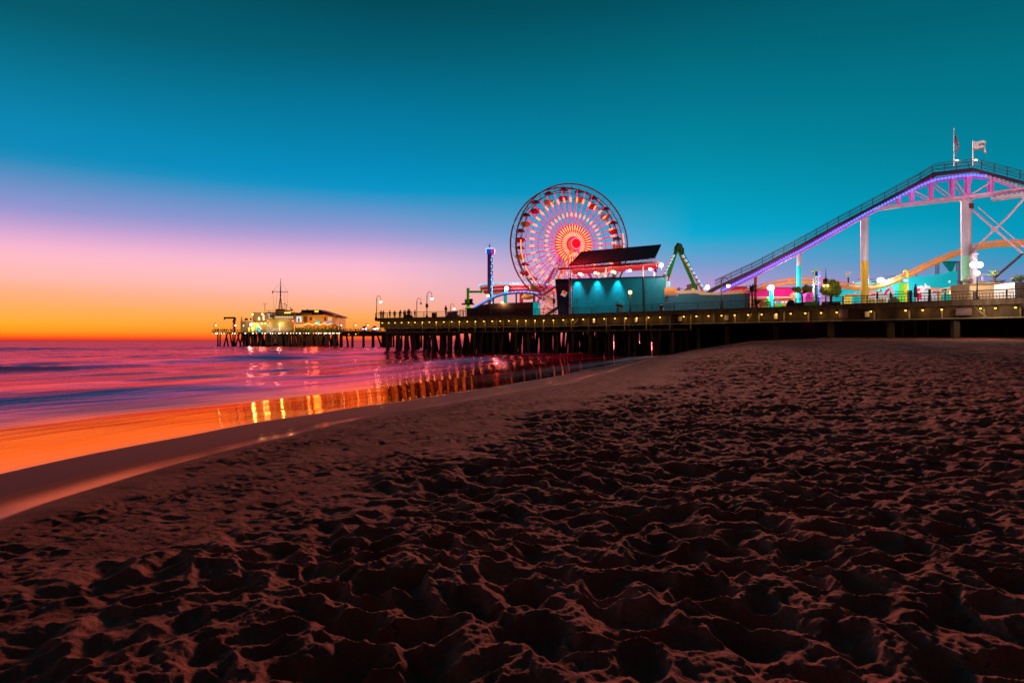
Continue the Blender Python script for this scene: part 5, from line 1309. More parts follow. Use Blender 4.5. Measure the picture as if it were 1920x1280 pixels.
# coloured boards under the cyan wall
def shape(pts, d): return [P(x,y,d) for x,y in pts]
MD = 90.
def mural(name, label, outline, swoosh, d=MD):
    t = thing(name, label, 'scenery board', at_depth(sum(p[0] for p in outline)/len(outline), d, DK))
    MB().prism(shape(outline,d), (0,.15,0)).build('board', WHTW, t)
    for s_ in swoosh: MB().prism(shape(s_,d-.08), (0,.06,0)).build('red_swoosh', mat('swoosh_red',(.75,.01,.10),.5,emit=(.9,.01,.12),es=.45) if name != 'x' else REDP, t)
    return t
mural('wave_board', 'white rounded wave board with one red swoosh, right of the yellow column', [(1653,585),(1653,556),(1656,552),(1660,549),(1664,544),(1668,538),(1672,536),(1675,537),(1677.5,548),(1678.5,585)], [[(1657,551.5),(1660,545.5),(1664,541),(1668.5,539.8),(1666.5,542),(1670,543.6),(1665.5,545.5),(1662,552)]])
mural('wave_board', 'low white board with a flat red stroke at the foot of the yellow column', [(1629,585),(1629,555),(1633,549.5),(1639,547),(1645,547.6),(1649,550),(1653,548),(1653,585)], [[(1630,554),(1635,550.5),(1642,550),(1642.5,552),(1634,554.5)]])
mural('wave_board', 'white rounded wave board with red swoosh beside the closed dark umbrella', [(1716,585),(1716,543),(1719,540),(1722,537),(1727,535),(1731,536),(1734,540.5),(1736,548),(1736,585)], [[(1716,557),(1716,545),(1719,541.5),(1724,540.3),(1726.5,542),(1724,543),(1726,544.5),(1721,546),(1718.5,557)],[(1719,561),(1719,551),(1728,548),(1728,561)]])
mural('wave_board', 'cream pointed fin shaped board with a red patch left of the mint booth', [(1734,550),(1734.5,538),(1735.2,531),(1738.5,535),(1741,536.5),(1743,535),(1744.5,539),(1748,541.5),(1763,541),(1764,585),(1736,585)], [[(1748.5,546.5),(1756,545.2),(1757,549),(1751,548.8)]])
t = thing('scenery_board', 'peach scalloped scenery board behind the low white wave board', 'scenery board', at_depth(1643,92,DK))
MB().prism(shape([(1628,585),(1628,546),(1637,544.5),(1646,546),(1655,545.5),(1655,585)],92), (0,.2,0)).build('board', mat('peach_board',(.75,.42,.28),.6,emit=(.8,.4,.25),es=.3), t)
MB().beam(P(1744,541,89.8),P(1763,540.6,89.8),.1,.2).build('orange_trim', ORNG2, t)
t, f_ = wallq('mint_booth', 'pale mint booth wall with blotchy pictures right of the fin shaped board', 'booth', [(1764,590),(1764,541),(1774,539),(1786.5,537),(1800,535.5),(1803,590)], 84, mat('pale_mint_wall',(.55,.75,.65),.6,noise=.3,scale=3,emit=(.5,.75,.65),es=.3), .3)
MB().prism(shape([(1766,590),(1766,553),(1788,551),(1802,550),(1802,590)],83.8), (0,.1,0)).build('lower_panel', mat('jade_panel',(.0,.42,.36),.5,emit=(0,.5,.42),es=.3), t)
for (x,y,m_) in ((1768,544,REDP),(1773,543.5,BRNT),(1779,542,ORNG2),(1783,546,REDP),(1790,541,YEL2),(1795,543,BRNT),(1797,547,MINT)):
    MB().ball(P(x,y,83.75), .16, 8, 6, (1.2,.3,1)).build('picture', m_, t)
flood('floodlight', 'small orange lamp on the mint booth', P(1783,548,82.5), .18, 90, (1,.6,.3), G_ORG, P(1783,560,82.6), cr=.04)
t, f_ = wallq('gate_pier', 'tan square gate pillar between the wave boards and the mint booth', 'pillar', [(1761,590),(1765,590),(1765,544.5),(1761,545)], 83, TAN, .4, 'shaft')
t = thing('surf_sign', 'lime green upright board beside an orange column with a round cyan sign', 'sign', at_depth(1690,90,DK))
MB().prism(shape([(1686,585),(1685.8,537),(1687.5,529.5),(1691,528.5),(1695.5,531),(1695.5,585)],90), (0,.2,0)).build('lime_board', LGRN, t)
MB().tube(at_depth(1699.3,90,DK),P(1699.3,512,90),.26,.26,14).build('column', YEL2, t); MB().ball(P(1697.5,511.5,90), .25, 10, 8, (1,1,1.8)).build('column_cap', YEL2, t)
MB().prism(shape([(1696.5,530),(1695.8,512),(1697.3,509),(1699,512),(1699,530)],89.6), (0,.2,0)).build('side_fin', ORNG2, t)
MB().disc(P(1698.3,526,89.2), .46, (0,1,0), .12, 24).build('round_sign', TURQ, t)
MB().box(P(1698.3,525,89.05), (.62,.06,.24)).box(P(1698.6,527.3,89.05), (.5,.06,.16)).build('white_lettering', G_WALL, t)
t = thing('closed_umbrella', 'closed dark umbrella standing behind the picket railing', 'umbrella', at_depth(1716.5,79,DK))
MB().tube(at_depth(1716.5,79,DK),P(1716.5,532,79),.045).build('pole', BLK, t)
MB().lathe([(.03,2.65),(.10,2.55),(.09,2.4),(.16,2.2),(.19,1.7),(.17,1.3),(.21,1.22),(.16,1.1)], at_depth(1716.5,79,DK), 10).build('canopy', CL2, t, smooth=True)
t, f_ = wallq('yellow_kiosk', 'yellow and orange stepped kiosk left of the yellow coaster column', 'kiosk', [(1580,590),(1583,568),(1585.5,564),(1586.5,553.5),(1598,553.5),(1598,590)], 84, YEL2, .8)
MB().beam(P(1586,553.5,83.8),P(1611,553,83.8),.5,.2).build('roof', ORNG2, t); MB().prism(shape([(1586,567),(1594,567),(1594,563.5),(1586,563.5)],83.9),(0,.05,0)).build('counter', WHTW, t)
t, f_ = wallq('cyan_slide', 'cyan and white slide frame between the yellow kiosk and the yellow column', 'slide', [(1598,590),(1598,556),(1606,547),(1609,545),(1610,556),(1612,590)], 86, TURQ, .5, 'panel')
MB().beam(P(1597,556,85.8),P(1608,546,85.8),.16).build('slide_rail', WHTW, t); MB().prism(shape([(1600,590),(1612,590),(1612,567.5),(1604,567.5),(1600,570)],85.7),(0,.2,0)).build('tub', mat('crimson_tub',(.6,.01,.10),.5,emit=(.7,.01,.12),es=.3), t)
MB().beam(P(1598,573,85.7),P(1598,552,85.7),.13).beam(P(1608,573,85.7),P(1608,545,85.7),.16).build('post', TURQ, t)
t = thing('hedge', 'low rounded yellow green hedge behind the dark railing, right of the yellow column', 'hedge', edge(1676,2.2)); rg_ = random.Random(5); mb = MB()
for _ in range(1500):
    u = rg_.uniform(1664,1688); h = DK+.0+(.95-.0045*(u-1676)**2)*rg_.random()**.6; p = edge(u,1.6+rg_.random(),h); a = Vector((rg_.gauss(0,1),rg_.gauss(0,1),rg_.gauss(0,1))).normalized()*.09; b_ = a.orthogonal()*.6
    mb._add([p-a,p+b_,p+a,p-b_],[(0,1,2,3)])
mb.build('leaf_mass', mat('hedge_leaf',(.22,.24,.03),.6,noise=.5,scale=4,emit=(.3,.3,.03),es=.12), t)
for x0,x1 in ((1632,1641),(1649,1660)):
    t, f_ = wallq('stall_front', 'yellow lit stall front behind the railing, %s of two' % ('left' if x0 == 1632 else 'right'), 'stall', [(x0-1.5,590),(x0,560),(x1,560),(x1+1.5,590)], 82, mat('dim_yellow_front',(.45,.30,.05),.6,noise=.4,scale=5,emit=(.6,.4,.05),es=.25), .4, 'front', 0)
for x in (1645,1670): 
    t = thing('feather_post', 'dark narrow wrapped post above the railing, %s of two' % ('left' if x == 1645 else 'right'), 'post', at_depth(x,81,DK)); MB().lathe([(.05,0),(.05,1.0),(.13,1.15),(.11,1.7),(.03,1.95)], at_depth(x,81,DK), 8).build('shaft', mat('dark_teal_wrap',(.01,.06,.06),.8), t)
# steel gate frame before the umbrella
t = thing('gate', 'dark steel gate frame with bars in front of the closed umbrella', 'gate', edge(1728,.5))
for x in (1702.5,1706,1709,1742,1744): MB().beam(edge(x,.5,DK),edge(x,.5,DK+1.5),.11).build('post', RAIL, t)
MB().path([edge(1735,.5,DK+1.42),edge(1737,.5,DK+1.55),edge(1742,.5,DK+1.55),edge(1743.5,.5,DK+1.4)], .05, 6).build('top_arch', RAIL, t)
MB().beam(edge(1710,.55,DK+.12),edge(1742,.55,DK+.12),.12,.26).build('kick_plate', BRNT, t)
MB().beam(edge(1676,.6,DK+1.5),edge(1701,.6,DK+1.28),.06).build('handrail', RAIL, t)
# tan planters
PT = 73.
t = thing('planter_wall', 'tall tan planter wall with a white left end holding palms', 'planter', at_depth(1845,PT,DK))
MB().prism(shape([(1818,590),(1883,590),(1883,530),(1860,529.5),(1818,532)],PT), (0,3.2,0)).build('front_wall', TAN, t)
MB().prism([P(1805.5,590,PT+2.2),P(1817.7,590,PT-.03),P(1817.7,531.8,PT-.03),P(1805.5,536,PT+2.2)], (.05,.25,0)).build('end_wall', PALE, t)
MB().prism([P(1818,532.0,PT-.06),P(1883,529.9,PT-.06),P(1883,529.2,PT-.06),P(1818,531.3,PT-.06)], (0,3.3,0)).build('coping', TAN, t)
o = MB()
for (x,y) in ((1811,537.5),(1809,545),(1813,544.5)): o.box(P(x,y,PT+1.0), (.28,.05,.12))
o.build('dark_mark', BRNT, t)
for x0 in (1809.5,): MB().prism([P(x0,566,PT+1.2),P(x0+4,566,PT+.5),P(x0+4,557,PT+.5),P(x0,557,PT+1.2)], (0,.1,0)).build('door_panel', TEALP, t)
t = thing('planter_wall', 'pale planter wall with a whitish left end at the right picture edge', 'planter', at_depth(1920,70,DK))
MB().prism(shape([(1903,590),(1965,590),(1965,526),(1903,529.3)],70), (0,3,0)).build('front_wall', PALE, t)
MB().prism([P(1888,590,72),P(1902.7,590,69.97),P(1902.7,529.2,69.97),P(1888,533,72)], (.05,.25,0)).build('end_wall', WHTW, t); MB().box(P(1903.5,537,69.9),(.18,.08,.1)).box(P(1918,537,69.9),(.07,.05,.07)).build('fitting', BRNT, t)
t = thing('urn', 'small white urn between the two planter walls', 'urn', P(1885.5,545,74)); MB().lathe([(.16,0),(.10,.15),(.22,.4),(.30,.55),(.2,.6),(.06,.85)], P(1885.5,545.5,74), 10).build('body', WHTW, t, smooth=True); MB().beam(at_depth(1885.5,74,DK),P(1885.5,545,74),.4).build('plinth', PALE, t)
frond_plant('bent palm with a fan head on top of the tan planter wall', P(1863,530.5,PT+1.2), 20, 1.25, mat('sage_palm_leaf',(.30,.36,.14),.6,noise=.3,emit=(.35,.4,.15),es=.12), .75, 21, .95, droop=.7, wd=.10)
frond_plant('spiky sprawling plant at the foot of the bent palm on the planter', P(1867,530.5,PT+1.6), 18, 1.1, PALM, .1, 22, .45, name='plant', droop=.8, wd=.06)
frond_plant('dark spiky agave at the left end of the tan planter', P(1802.5,534,PT+3), 20, .85, mat('agave_leaf',(.10,.06,.06),.6), .25, 23, .7, name='plant', droop=.7, wd=.05)
frond_plant('dark spiky plant at the right end of the tan planter', P(1880,533,PT+2), 16, .9, mat('dark_spike_leaf',(.06,.045,.05),.6), .2, 24, .7, name='plant', droop=.9, wd=.05)
leaf_tree('brown twiggy bush behind the left end of the tan planter', at_depth(1816,PT+2.4,8.2), [(P(1816,523.5,PT+2.4),.42),(P(1812,527,PT+2.4),.32),(P(1820,527,PT+2.4),.3)], 330, .07, LEAFB, 31, .04, 'bush', 3, 'bush')
leaf_tree('small dark bush behind the light mast on the tan planter', P(1842,531,PT+1.5), [(P(1842,528,PT+1.5),.2),(P(1838,529,PT+1.5),.14),(P(1846,529,PT+1.5),.14)], 140, .06, LEAF, 32, .03, 'bush', 2, 'bush')
leaf_tree('green bush on top of the pale planter wall', P(1908,527,71.5), [(P(1901,524,71.5),.32),(P(1908,521,71.5),.42),(P(1916,522.5,71.5),.45),(P(1924,522,71.5),.4)], 320, .08, mat('sage_bush_leaf',(.20,.24,.08),.6,noise=.5,emit=(.25,.28,.08),es=.10), 33, .04, 'bush', 2, 'bush')
lamp(P(1850,560,66), (1,.82,.58), 420, None, .6).name = 'wall_fill_light'  # added bare lamp, no fixture, brightens the tan planters
lamp(P(1740,520,88), (.85,1,1), 200, None, .6).name = 'wall_fill_light'  # added bare lamp, no fixture, brightens the cyan wall and boards

# ================================================================== FAR PIER
FD = 298.
S = FD/F
fpier = thing('pier', 'far timber pier running across the sunset horizon with restaurant and harbour office', 'pier', at_depth(560,FD,0))
def Q(x, y, b_=0): return P(x, y, FD+b_)
MB().prism([Vector((at_depth(397,FD,0).x,FD,DK-.35)), Vector((at_depth(460,FD,0).x,FD,DK-.35)), Vector((at_depth(460,FD,0).x,FD-8,DK-.35)), Vector((at_depth(655,FD,0).x,FD-8,DK-.35)), Vector((at_depth(655,FD,0).x,FD,DK-.35)), Vector((at_depth(880,FD,0).x,FD-20,DK-.35)), Vector((at_depth(880,FD,0).x,FD+25,DK-.35)), Vector((at_depth(397,FD,0).x,FD+25,DK-.35))], (0,0,.35)).build('deck', WOOD, fpier)
MB().beam(Q(458,624.2,-7.6), Q(655,624.2,-7.6), .4,.9).build('fascia_beam', WOOD, fpier); MB().beam(Q(638,625.5,.4), Q(700,625.5,.4), .4,2.2).build('fascia_beam', WOOD, fpier); MB().beam(Q(700,625.5,.4), Q(860,625,-15), .4,2.0).build('fascia_beam', WOOD, fpier)
rq = random.Random(23); bck = MB(); n_p = 0
def fpile(x, b_, lean, r=.33, mb=None):
    p = Q(x, 624, b_); p.z = DK-.4; q = p+Vector((lean,0,0)); q.z = -1.2
    own = mb is None; mb = mb or MB(); mb.path([p, p.lerp(q,.6), p.lerp(q,.85), q], [r*.9,r,r*1.2,r*1.5], 6)
    if own: mb.build('piling', PILE, fpier)
for x, ln in ((408.5,0),(412.7,0),(426,-1.6),(424,1.0),(431,1.2),(437,0),(441,-.4),(444.5,2),(449,-2)): fpile(x, .5, ln)
for x in np.arange(455,634,4.3):
    fpile(x+rq.uniform(-.8,.8), -7, rq.choice([0,0,1.3,-1.3]), .42)
    for b_ in (2,10,18):
        fpile(x+rq.uniform(-2,2), b_, rq.choice([0,1.2,-1.2]), .36, bck)
for x, ln in ((628,1.2),(632,0),(638.5,0),(641,0),(649,1),(660.5,0),(681,0),(698.5,0),(700.5,0),(706.5,2.2),(717,0),(722,0),(738,0),(731,.6),(735,-.6),(744,.8),(748,.3),(753,0),(769,1),(773,0),(778,0),(796,0),(802,.6),(760,0),(765,0),(784,0),(790,0),(812,0),(836,0)): fpile(x, .8, ln, .42)
for x in (661,682,700,719,745,786,830):
    for b_ in (10,20): fpile(x+rq.uniform(-.6,.6), b_, 0, .4, bck)
o = bck.build('rear_piling', PILE, fpier); o['kind'] = 'stuff'
MB().beam(Q(498,643,-8), Q(522,643,-8), .3).build('landing_rail', GREYM, fpier)
for x in (500,509,519): MB().beam(Q(x,646,-8), Q(x,628,-8), .25).build('landing_post', GREYM, fpier)
for k, x in enumerate([399,404,407,411,415,420,424,436,440,445,460,474,481,492,497,501,507,511,516,523,526.5,532,538.5,545,550,556,562,569,574,578.5,588,593,597.5,602,608,610.5,614,618,624,627,632,636]):
    MB().ball(Q(x, 624.6 if x > 455 else 625.0, -8.2 if x > 455 else -.4), rq.choice((.13,.17,.2,.22)), 6, 5, (1.2 if x > 600 or k % 9 == 4 else 1,1,.9)).build('deck_light', G_WARM if k % 3 else G_STR, fpier)
for x in (652,654,667,672,731,736,739,752): MB().ball(Q(x, 625+rq.uniform(-2,2), -1), .22, 6, 4).build('deck_light', G_STR, fpier)
t = thing('pier_railing', 'long low railing of the far pier with dark planting along the restaurant', 'railing', Q(560,621,-7.8))
for x0,x1,b_ in ((398,458,.2),(459,655,-7.8),(655,735,.2)):
    for h in (.5,1.1): MB().beam(Q(x0,622,b_)*1+Vector((0,0,0)) if False else Vector((Q(x0,0,b_).x,FD+b_,DK+h)), Vector((Q(x1,0,b_).x,FD+b_,DK+h)), .14).build('rail', RAIL, t)
    for x in np.arange(x0,x1,6): MB().beam(Vector((Q(x,0,b_).x,FD+b_,DK)), Vector((Q(x,0,b_).x,FD+b_,DK+1.15)), .16).build('post', RAIL, t)
t = thing('hedge_row', 'dark ragged planting along the front of the restaurant terrace', 'hedge', Q(590,620,-7)); mb = MB(); rg_ = random.Random(2)
for _ in range(1600):
    x = rg_.uniform(553,640); hmax = 1.5+.9*math.sin(x*.9)+.5*math.sin(x*2.3); p = Vector((Q(x,0,-7).x, FD-7+rg_.uniform(0,1.5), DK+hmax*rg_.random())); a = Vector((rg_.gauss(0,1),rg_.gauss(0,1),rg_.gauss(0,1))).normalized()*.3; b_ = a.orthogonal()*.6
    mb._add([p-a,p+b_,p+a,p-b_],[(0,1,2,3)])
mb.build('leaf_mass', LEAF, t)
# crane
t = thing('boat_hoist', 'dark boat hoist crane with a long flat arm at the tip of the far pier', 'crane', Q(440,622))
MB().beam(Q(440,624), Q(440,595), .75,.75).build('post', CRIM, t); MB().beam(Q(420,595.8), Q(442,595.8), .6,.7).build('arm', BRNT, t)
MB().beam(Q(421,596),Q(421,599.5),.45).build('hook_block', BRNT, t); MB().beam(Q(438,604),Q(441,597),.9).build('motor', BRNT, t); MB().beam(Q(437,604),Q(437,622),.2).build('cable', YEL, t)
MB().ball(Q(441.5,610,-.6), .28, 8, 6).build('lamp', G_WARM, t)
# harbour office
hb = thing('harbour_office', 'tiered olive harbour office with a tall signal mast at the far pier tip', 'building', Q(510,622))
def blk(x0,x1,y0,y1,b0,b1,m_,nm='wall',par=None,label=None):
    a, b_ = Q(x0,y1,b0), Q(x1,y0,b0); c_ = (a+b_)/2; c_.y = FD+(b0+b1)/2
    return MB().box(c_, (abs(b_.x-a.x), b1-b0, abs(b_.z-a.z))).build(nm, m_, par or hb, label=label)
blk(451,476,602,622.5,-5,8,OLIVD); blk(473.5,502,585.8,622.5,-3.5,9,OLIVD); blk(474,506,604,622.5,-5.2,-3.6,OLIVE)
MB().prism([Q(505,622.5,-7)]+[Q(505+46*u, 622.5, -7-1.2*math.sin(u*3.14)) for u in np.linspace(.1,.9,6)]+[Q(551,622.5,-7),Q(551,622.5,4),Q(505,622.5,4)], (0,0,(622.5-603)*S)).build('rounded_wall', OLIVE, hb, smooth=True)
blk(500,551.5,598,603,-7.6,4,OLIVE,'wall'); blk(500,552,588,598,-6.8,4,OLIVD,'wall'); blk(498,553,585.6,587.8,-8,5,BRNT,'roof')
blk(516,534,581.5,585.5,-4,3,OLIVD,'penthouse'); blk(517,534,579.3,581.3,-4,3,BRNT,'railing')
for x in np.arange(507,550,3.1): blk(x,x+2.0,592.5,597,-6.95,-6.8,G_WIN if x > 516 else OLIVE,'window')
blk(503,508,590.5,596,-6.95,-6.8,BLK,'window'); blk(509,514,590.5,596,-6.95,-6.8,BLK,'window'); blk(517,551,588.8,592,-6.97,-6.8,BLK,'window')
MB().prism([Q(500,588.6,-7.5),Q(504.2,583.6,-7.5),Q(508.8,588.6,-7.5)], (0,1.5,0)).build('white_gable', WHTW, hb); MB().beam(Q(504.5,588,-7.6),Q(504.7,596.3,-7.6),.3).beam(Q(504.7,596.5,-7.6),Q(510,596.5,-7.6),.25).build('white_trim', WHTW, hb)
blk(492.5,496,590,600.5,-3.8,-3.5,WHTW,'pale_door'); blk(484,487.5,594,600.5,-3.7,-3.5,WHTW,'pale_door'); blk(455,457,608.5,612.5,-5.3,-5,WHTW,'window'); blk(501,504.5,609,611.5,-5.4,-5.2,G_CY2,'window')
blk(533,544.5,585.0,587.4,-8.4,-8.05,G_YEL,'light_panel'); blk(546.8,551.4,599,604,-8,-7.7,G_RSGN,'red_sign'); blk(547.6,550.6,600.9,602,-8.06,-8.0,G_WALL,'sign_stripe')
blk(481,484.2,613,620.5,-6,-5.6,G_CY2,'lit_door'); blk(484.5,488,617,621.5,-6.2,-5.7,G_CYAN,'lit_sign'); blk(465,468,614,621.5,-5.3,-5.05,G_YEL,'lit_door'); blk(470.5,477.5,612.5,621.5,-5.35,-5.22,mat('lit_yellow_wall',(.5,.45,.12),.8,emit=(.7,.6,.1),es=.4),'lit_bay')
for x0,x1,y0,y1 in ((499,513.5,616,620.8),):
    for x in np.linspace(x0,x1,7): MB().beam(Q(x,y1,-8.6),Q(x,y0,-8.6),.16).build('stair_rail', WHTW, hb)
    for y in (y0,y1): MB().beam(Q(x0,y,-8.6),Q(x1,y,-8.6),.22).build('stair_rail', WHTW, hb)
MB().beam(Q(500,623,-8.7),Q(516,619,-8.7),.3).build('gangway', WHTW, hb); MB().beam(Q(482,608,-6.5),Q(490,617,-6.5),.28).build('gangway', WHTW, hb); MB().beam(Q(503,623,-9.5),Q(517,634,-9.5),.25).build('gangway', RUST, hb)
for y in (616,619): MB().beam(Q(513,y,-8.3),Q(546,y,-8.3),.12).build('balcony_rail', WHTW, hb)
for x,y,g,w_,c_,r_ in ((470.5,608.5,G_SUN,1500,(1,.92,.45),.5),(491.3,606.3,G_ORG,330,(1,.8,.35),.36),(497.2,606,G_ORG,330,(1,.8,.35),.36),(524.3,605.3,G_YEL,900,(1,.9,.5),.36),(491.8,588.8,G_ORG,160,(1,.75,.4),.36),(473.5,589.3,G_ORG,140,(1,.75,.4),.36)):
    MB().ball(Q(x,y,-8.6 if x > 500 else -6.6), r_, 8, 6).build('wall_lamp', g, hb); lamp(Q(x,y,-10.5 if x > 500 else -8.5), c_, w_, hb, .5)
MB().tube(Q(524.2,605.5,-8.4),Q(524.6,621,-8.4),.22).build('lamp_pole', WHTW, hb)
mb = MB()
for dx in (-4.2,-1.6,1.6,4.2): mb.tube(Q(526+dx,581,-1+abs(dx)*.2),Q(526,553,-1),.16,.1,5)
for y in (575,568,561): mb.beam(Q(526-4.2*(y-553)/28,y,-1),Q(526+4.2*(y-553)/28,y,-1),.12)
mb.tube(Q(526,556,-1),Q(526,536,-1),.30,.2,6); mb.tube(Q(526,537,-1),Q(526.3,521.5,-1),.16,.08,6)
mb.build('mast', BRNT, hb); MB().path([Q(511,546,-1),Q(526,547.2,-1),Q(540.5,547.8,-1)], .13, 5).build('yard_arm', CRIM, hb)
MB().ball(Q(511.3,547.6,-1), .4, 6, 5, (.8,.8,1.3)).build('signal_ball', BRNT, hb)
for a_, b_ in (((511.5,549),(514,580)),((540,548),(538,580)),((526,530),(511,546)),((526,530),(540,547.5)),((520,548),(516,582)),((533,548),(536,582))): MB().tube(Q(*a_,-1),Q(*b_,-1),.035,.035,4).build('stay_wire', CRIM, hb)
MB().beam(Q(496.5,584,0),Q(496.5,569,0),.16).beam(Q(494,570.5,0),Q(499.5,570.5,0),.12).beam(Q(494,567.5,0),Q(494,570.5,0),.1).beam(Q(499.5,567.5,0),Q(499.5,570.5,0),.1).build('antenna', CRIM, hb)
for x,y in ((537.5,572),(533,569.5),(545,577),(547.5,580)): MB().beam(Q(x,585.5,-2),Q(x,y,-2),.12).ball(Q(x,y,-2),.28,6,4).build('vent_pipe', CRIM, hb)
MB().ball(Q(546.8,581,-2), .55, 8, 6, (1,.5,.8)).build('dish', BRNT, hb)
for x in np.arange(499,552,4.4): MB().beam(Q(x,585.5,-7.5),Q(x,581.5,-7.5),.1).build('roof_rail', CRIM, hb)
MB().beam(Q(499,581.7,-7.5),Q(516,581.7,-7.5),.11).beam(Q(534,582,-7.5),Q(552,582,-7.5),.11).build('roof_rail', CRIM, hb)
MB().beam(Q(452.5,602,-4),Q(453.5,594,-4),.3).beam(Q(453,600,-4),Q(464,600,-4),.14).build('roof_rail', CRIM, hb); MB().box(Q(462,598.5,-3),(1.2,.6,1.0)).build('roof_box', BRNT, hb); MB().ball(Q(470.3,598,-3),.45,6,5).build('roof_vent', BRNT, hb)
# restaurant
rs0 = thing('restaurant', 'orange lit two storey restaurant with a wide hipped roof on the far pier', 'building', Q(592,622))
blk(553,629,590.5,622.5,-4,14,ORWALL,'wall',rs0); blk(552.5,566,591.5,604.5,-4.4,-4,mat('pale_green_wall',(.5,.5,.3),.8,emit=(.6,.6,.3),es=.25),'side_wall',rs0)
blk(556,565,593.5,603.5,-4.6,-4.4,G_WALL,'window',rs0); MB().ball(Q(560.3,598.5,-4.8),.5,6,5,(.7,.5,1.3)).beam(Q(560.3,603.5,-4.8),Q(560.3,599,-4.8),.5).build('dark_figure', BLK, rs0); blk(569,576,592.5,604,-4.3,-4,mat('brown_glazing',(.2,.1,.05),.3),'window',rs0)
for k, x in enumerate((580.5,587,593.5,600)): blk(x,x+4.2,594.3,600.8,-4.25,-4,mat('warm_glazing',(.35,.2,.06),.3,emit=(.8,.4,.08),es=.35) if k else BRNT,'window',rs0)
for x in (608,615,619): blk(x,x+3,594.5,601.5,-4.25,-4,G_WIN if x > 610 else BRNT,'window',rs0)
blk(623.5,628.5,596,602,-4.3,-4,ORNG2,'window',rs0)
ro_ = MB().prism([Q(551,591.5,-6),Q(553.5,590.3,-6),Q(567,583.2,3),Q(604,583,3),Q(643.5,595.6,-6),Q(641,596.6,-6),Q(608,590.2,-5),Q(566,591,-5)], (0,9,.4)).build('roof', ROOF, rs0)
MB().beam(Q(607,588,-6.2),Q(643,596.2,-6.2),.8,.35).build('eave_beam', CRIM, rs0)
blk(565,604,580.9,584.2,-1,6,ROOF,'roof_ridge',rs0); MB().beam(Q(562,588,-6.1),Q(585,588.5,-6.1),.5,.9).build('roof_step', ROOF, rs0); MB().beam(Q(576.5,581,0),Q(576.5,578.5,0),.3).build('chimney', BRNT, rs0)
mb = MB()
for k,(x,h) in enumerate(((590,3),(591.8,4),(593.3,2.6),(594.8,3.6),(596.2,2.6))): mb.beam(Q(x,585.2,-1.2),Q(x+.7,585.2-h,-1.2),.22)
mb.build('yellow_lettering', G_YEL, rs0)
blk(591.5,599,602.2,606.6,-4.9,-4.5,G_CY2,'cyan_sign',rs0)
MB().path([Q(607,604.5,-6.5),Q(614,603.4,-6.5),Q(620,604.2,-6.5),Q(625,607,-6.5)], .36, 6).build('awning', mat('lilac_awning',(.4,.4,.75),.6,emit=(.45,.45,.9),es=.5), rs0)
MB().beam(Q(622,606,-6.5),Q(635,613,-6.5),.5,.3).build('awning_arm', BRNT, rs0)
for k in range(40):
    x = 553+k*1.85; y = (607.5+1.2*math.sin(k*.8)) if x > 568 else (608.8 if k % 2 else 612)
    MB().ball(Q(x,y,-6.4), .19, 6, 4).build('string_light', G_STR, rs0)
lamp(Q(590,610,-11), (1,.40,.10), 1300, rs0, 1.5); lamp(Q(575,600,-9), (1,.7,.3), 350, rs0, .6)
# kiosks and parasols
for k,(x,lb) in enumerate(((683.5,'dark parasol stall with a white blue lamp on the far pier, left of two'),(702.5,'red parasol stall with bright white lamps on the far pier, right of two'))):
    t = thing('parasol_stall', lb, 'stall', at_depth(x,297,DK)); zb = DK
    MB().lathe([(1.35,1.75),(1.1,2.15),(.5,2.55),(.05,2.75)], at_depth(x,297,DK), 10).build('parasol', BRNT if k == 0 else CRIM, t, smooth=True); MB().tube(at_depth(x,297,DK),at_depth(x,297,DK+2.7),.06).build('pole', BLK, t)
    MB().box(at_depth(x,297,DK+.5),(1.9,1.2,1.0)).build('counter', BRNT, t)
    for dx in ((-.7,.6) if k == 0 else (.3,1.2,-.4)): MB().ball(at_depth(x,296,DK+1.45)+Vector((dx,0,.1*dx)), .34, 8, 6).build('lamp', G_WHT if dx > 0 else glow('violet_stall_lamp',(.5,.4,1),3), t)

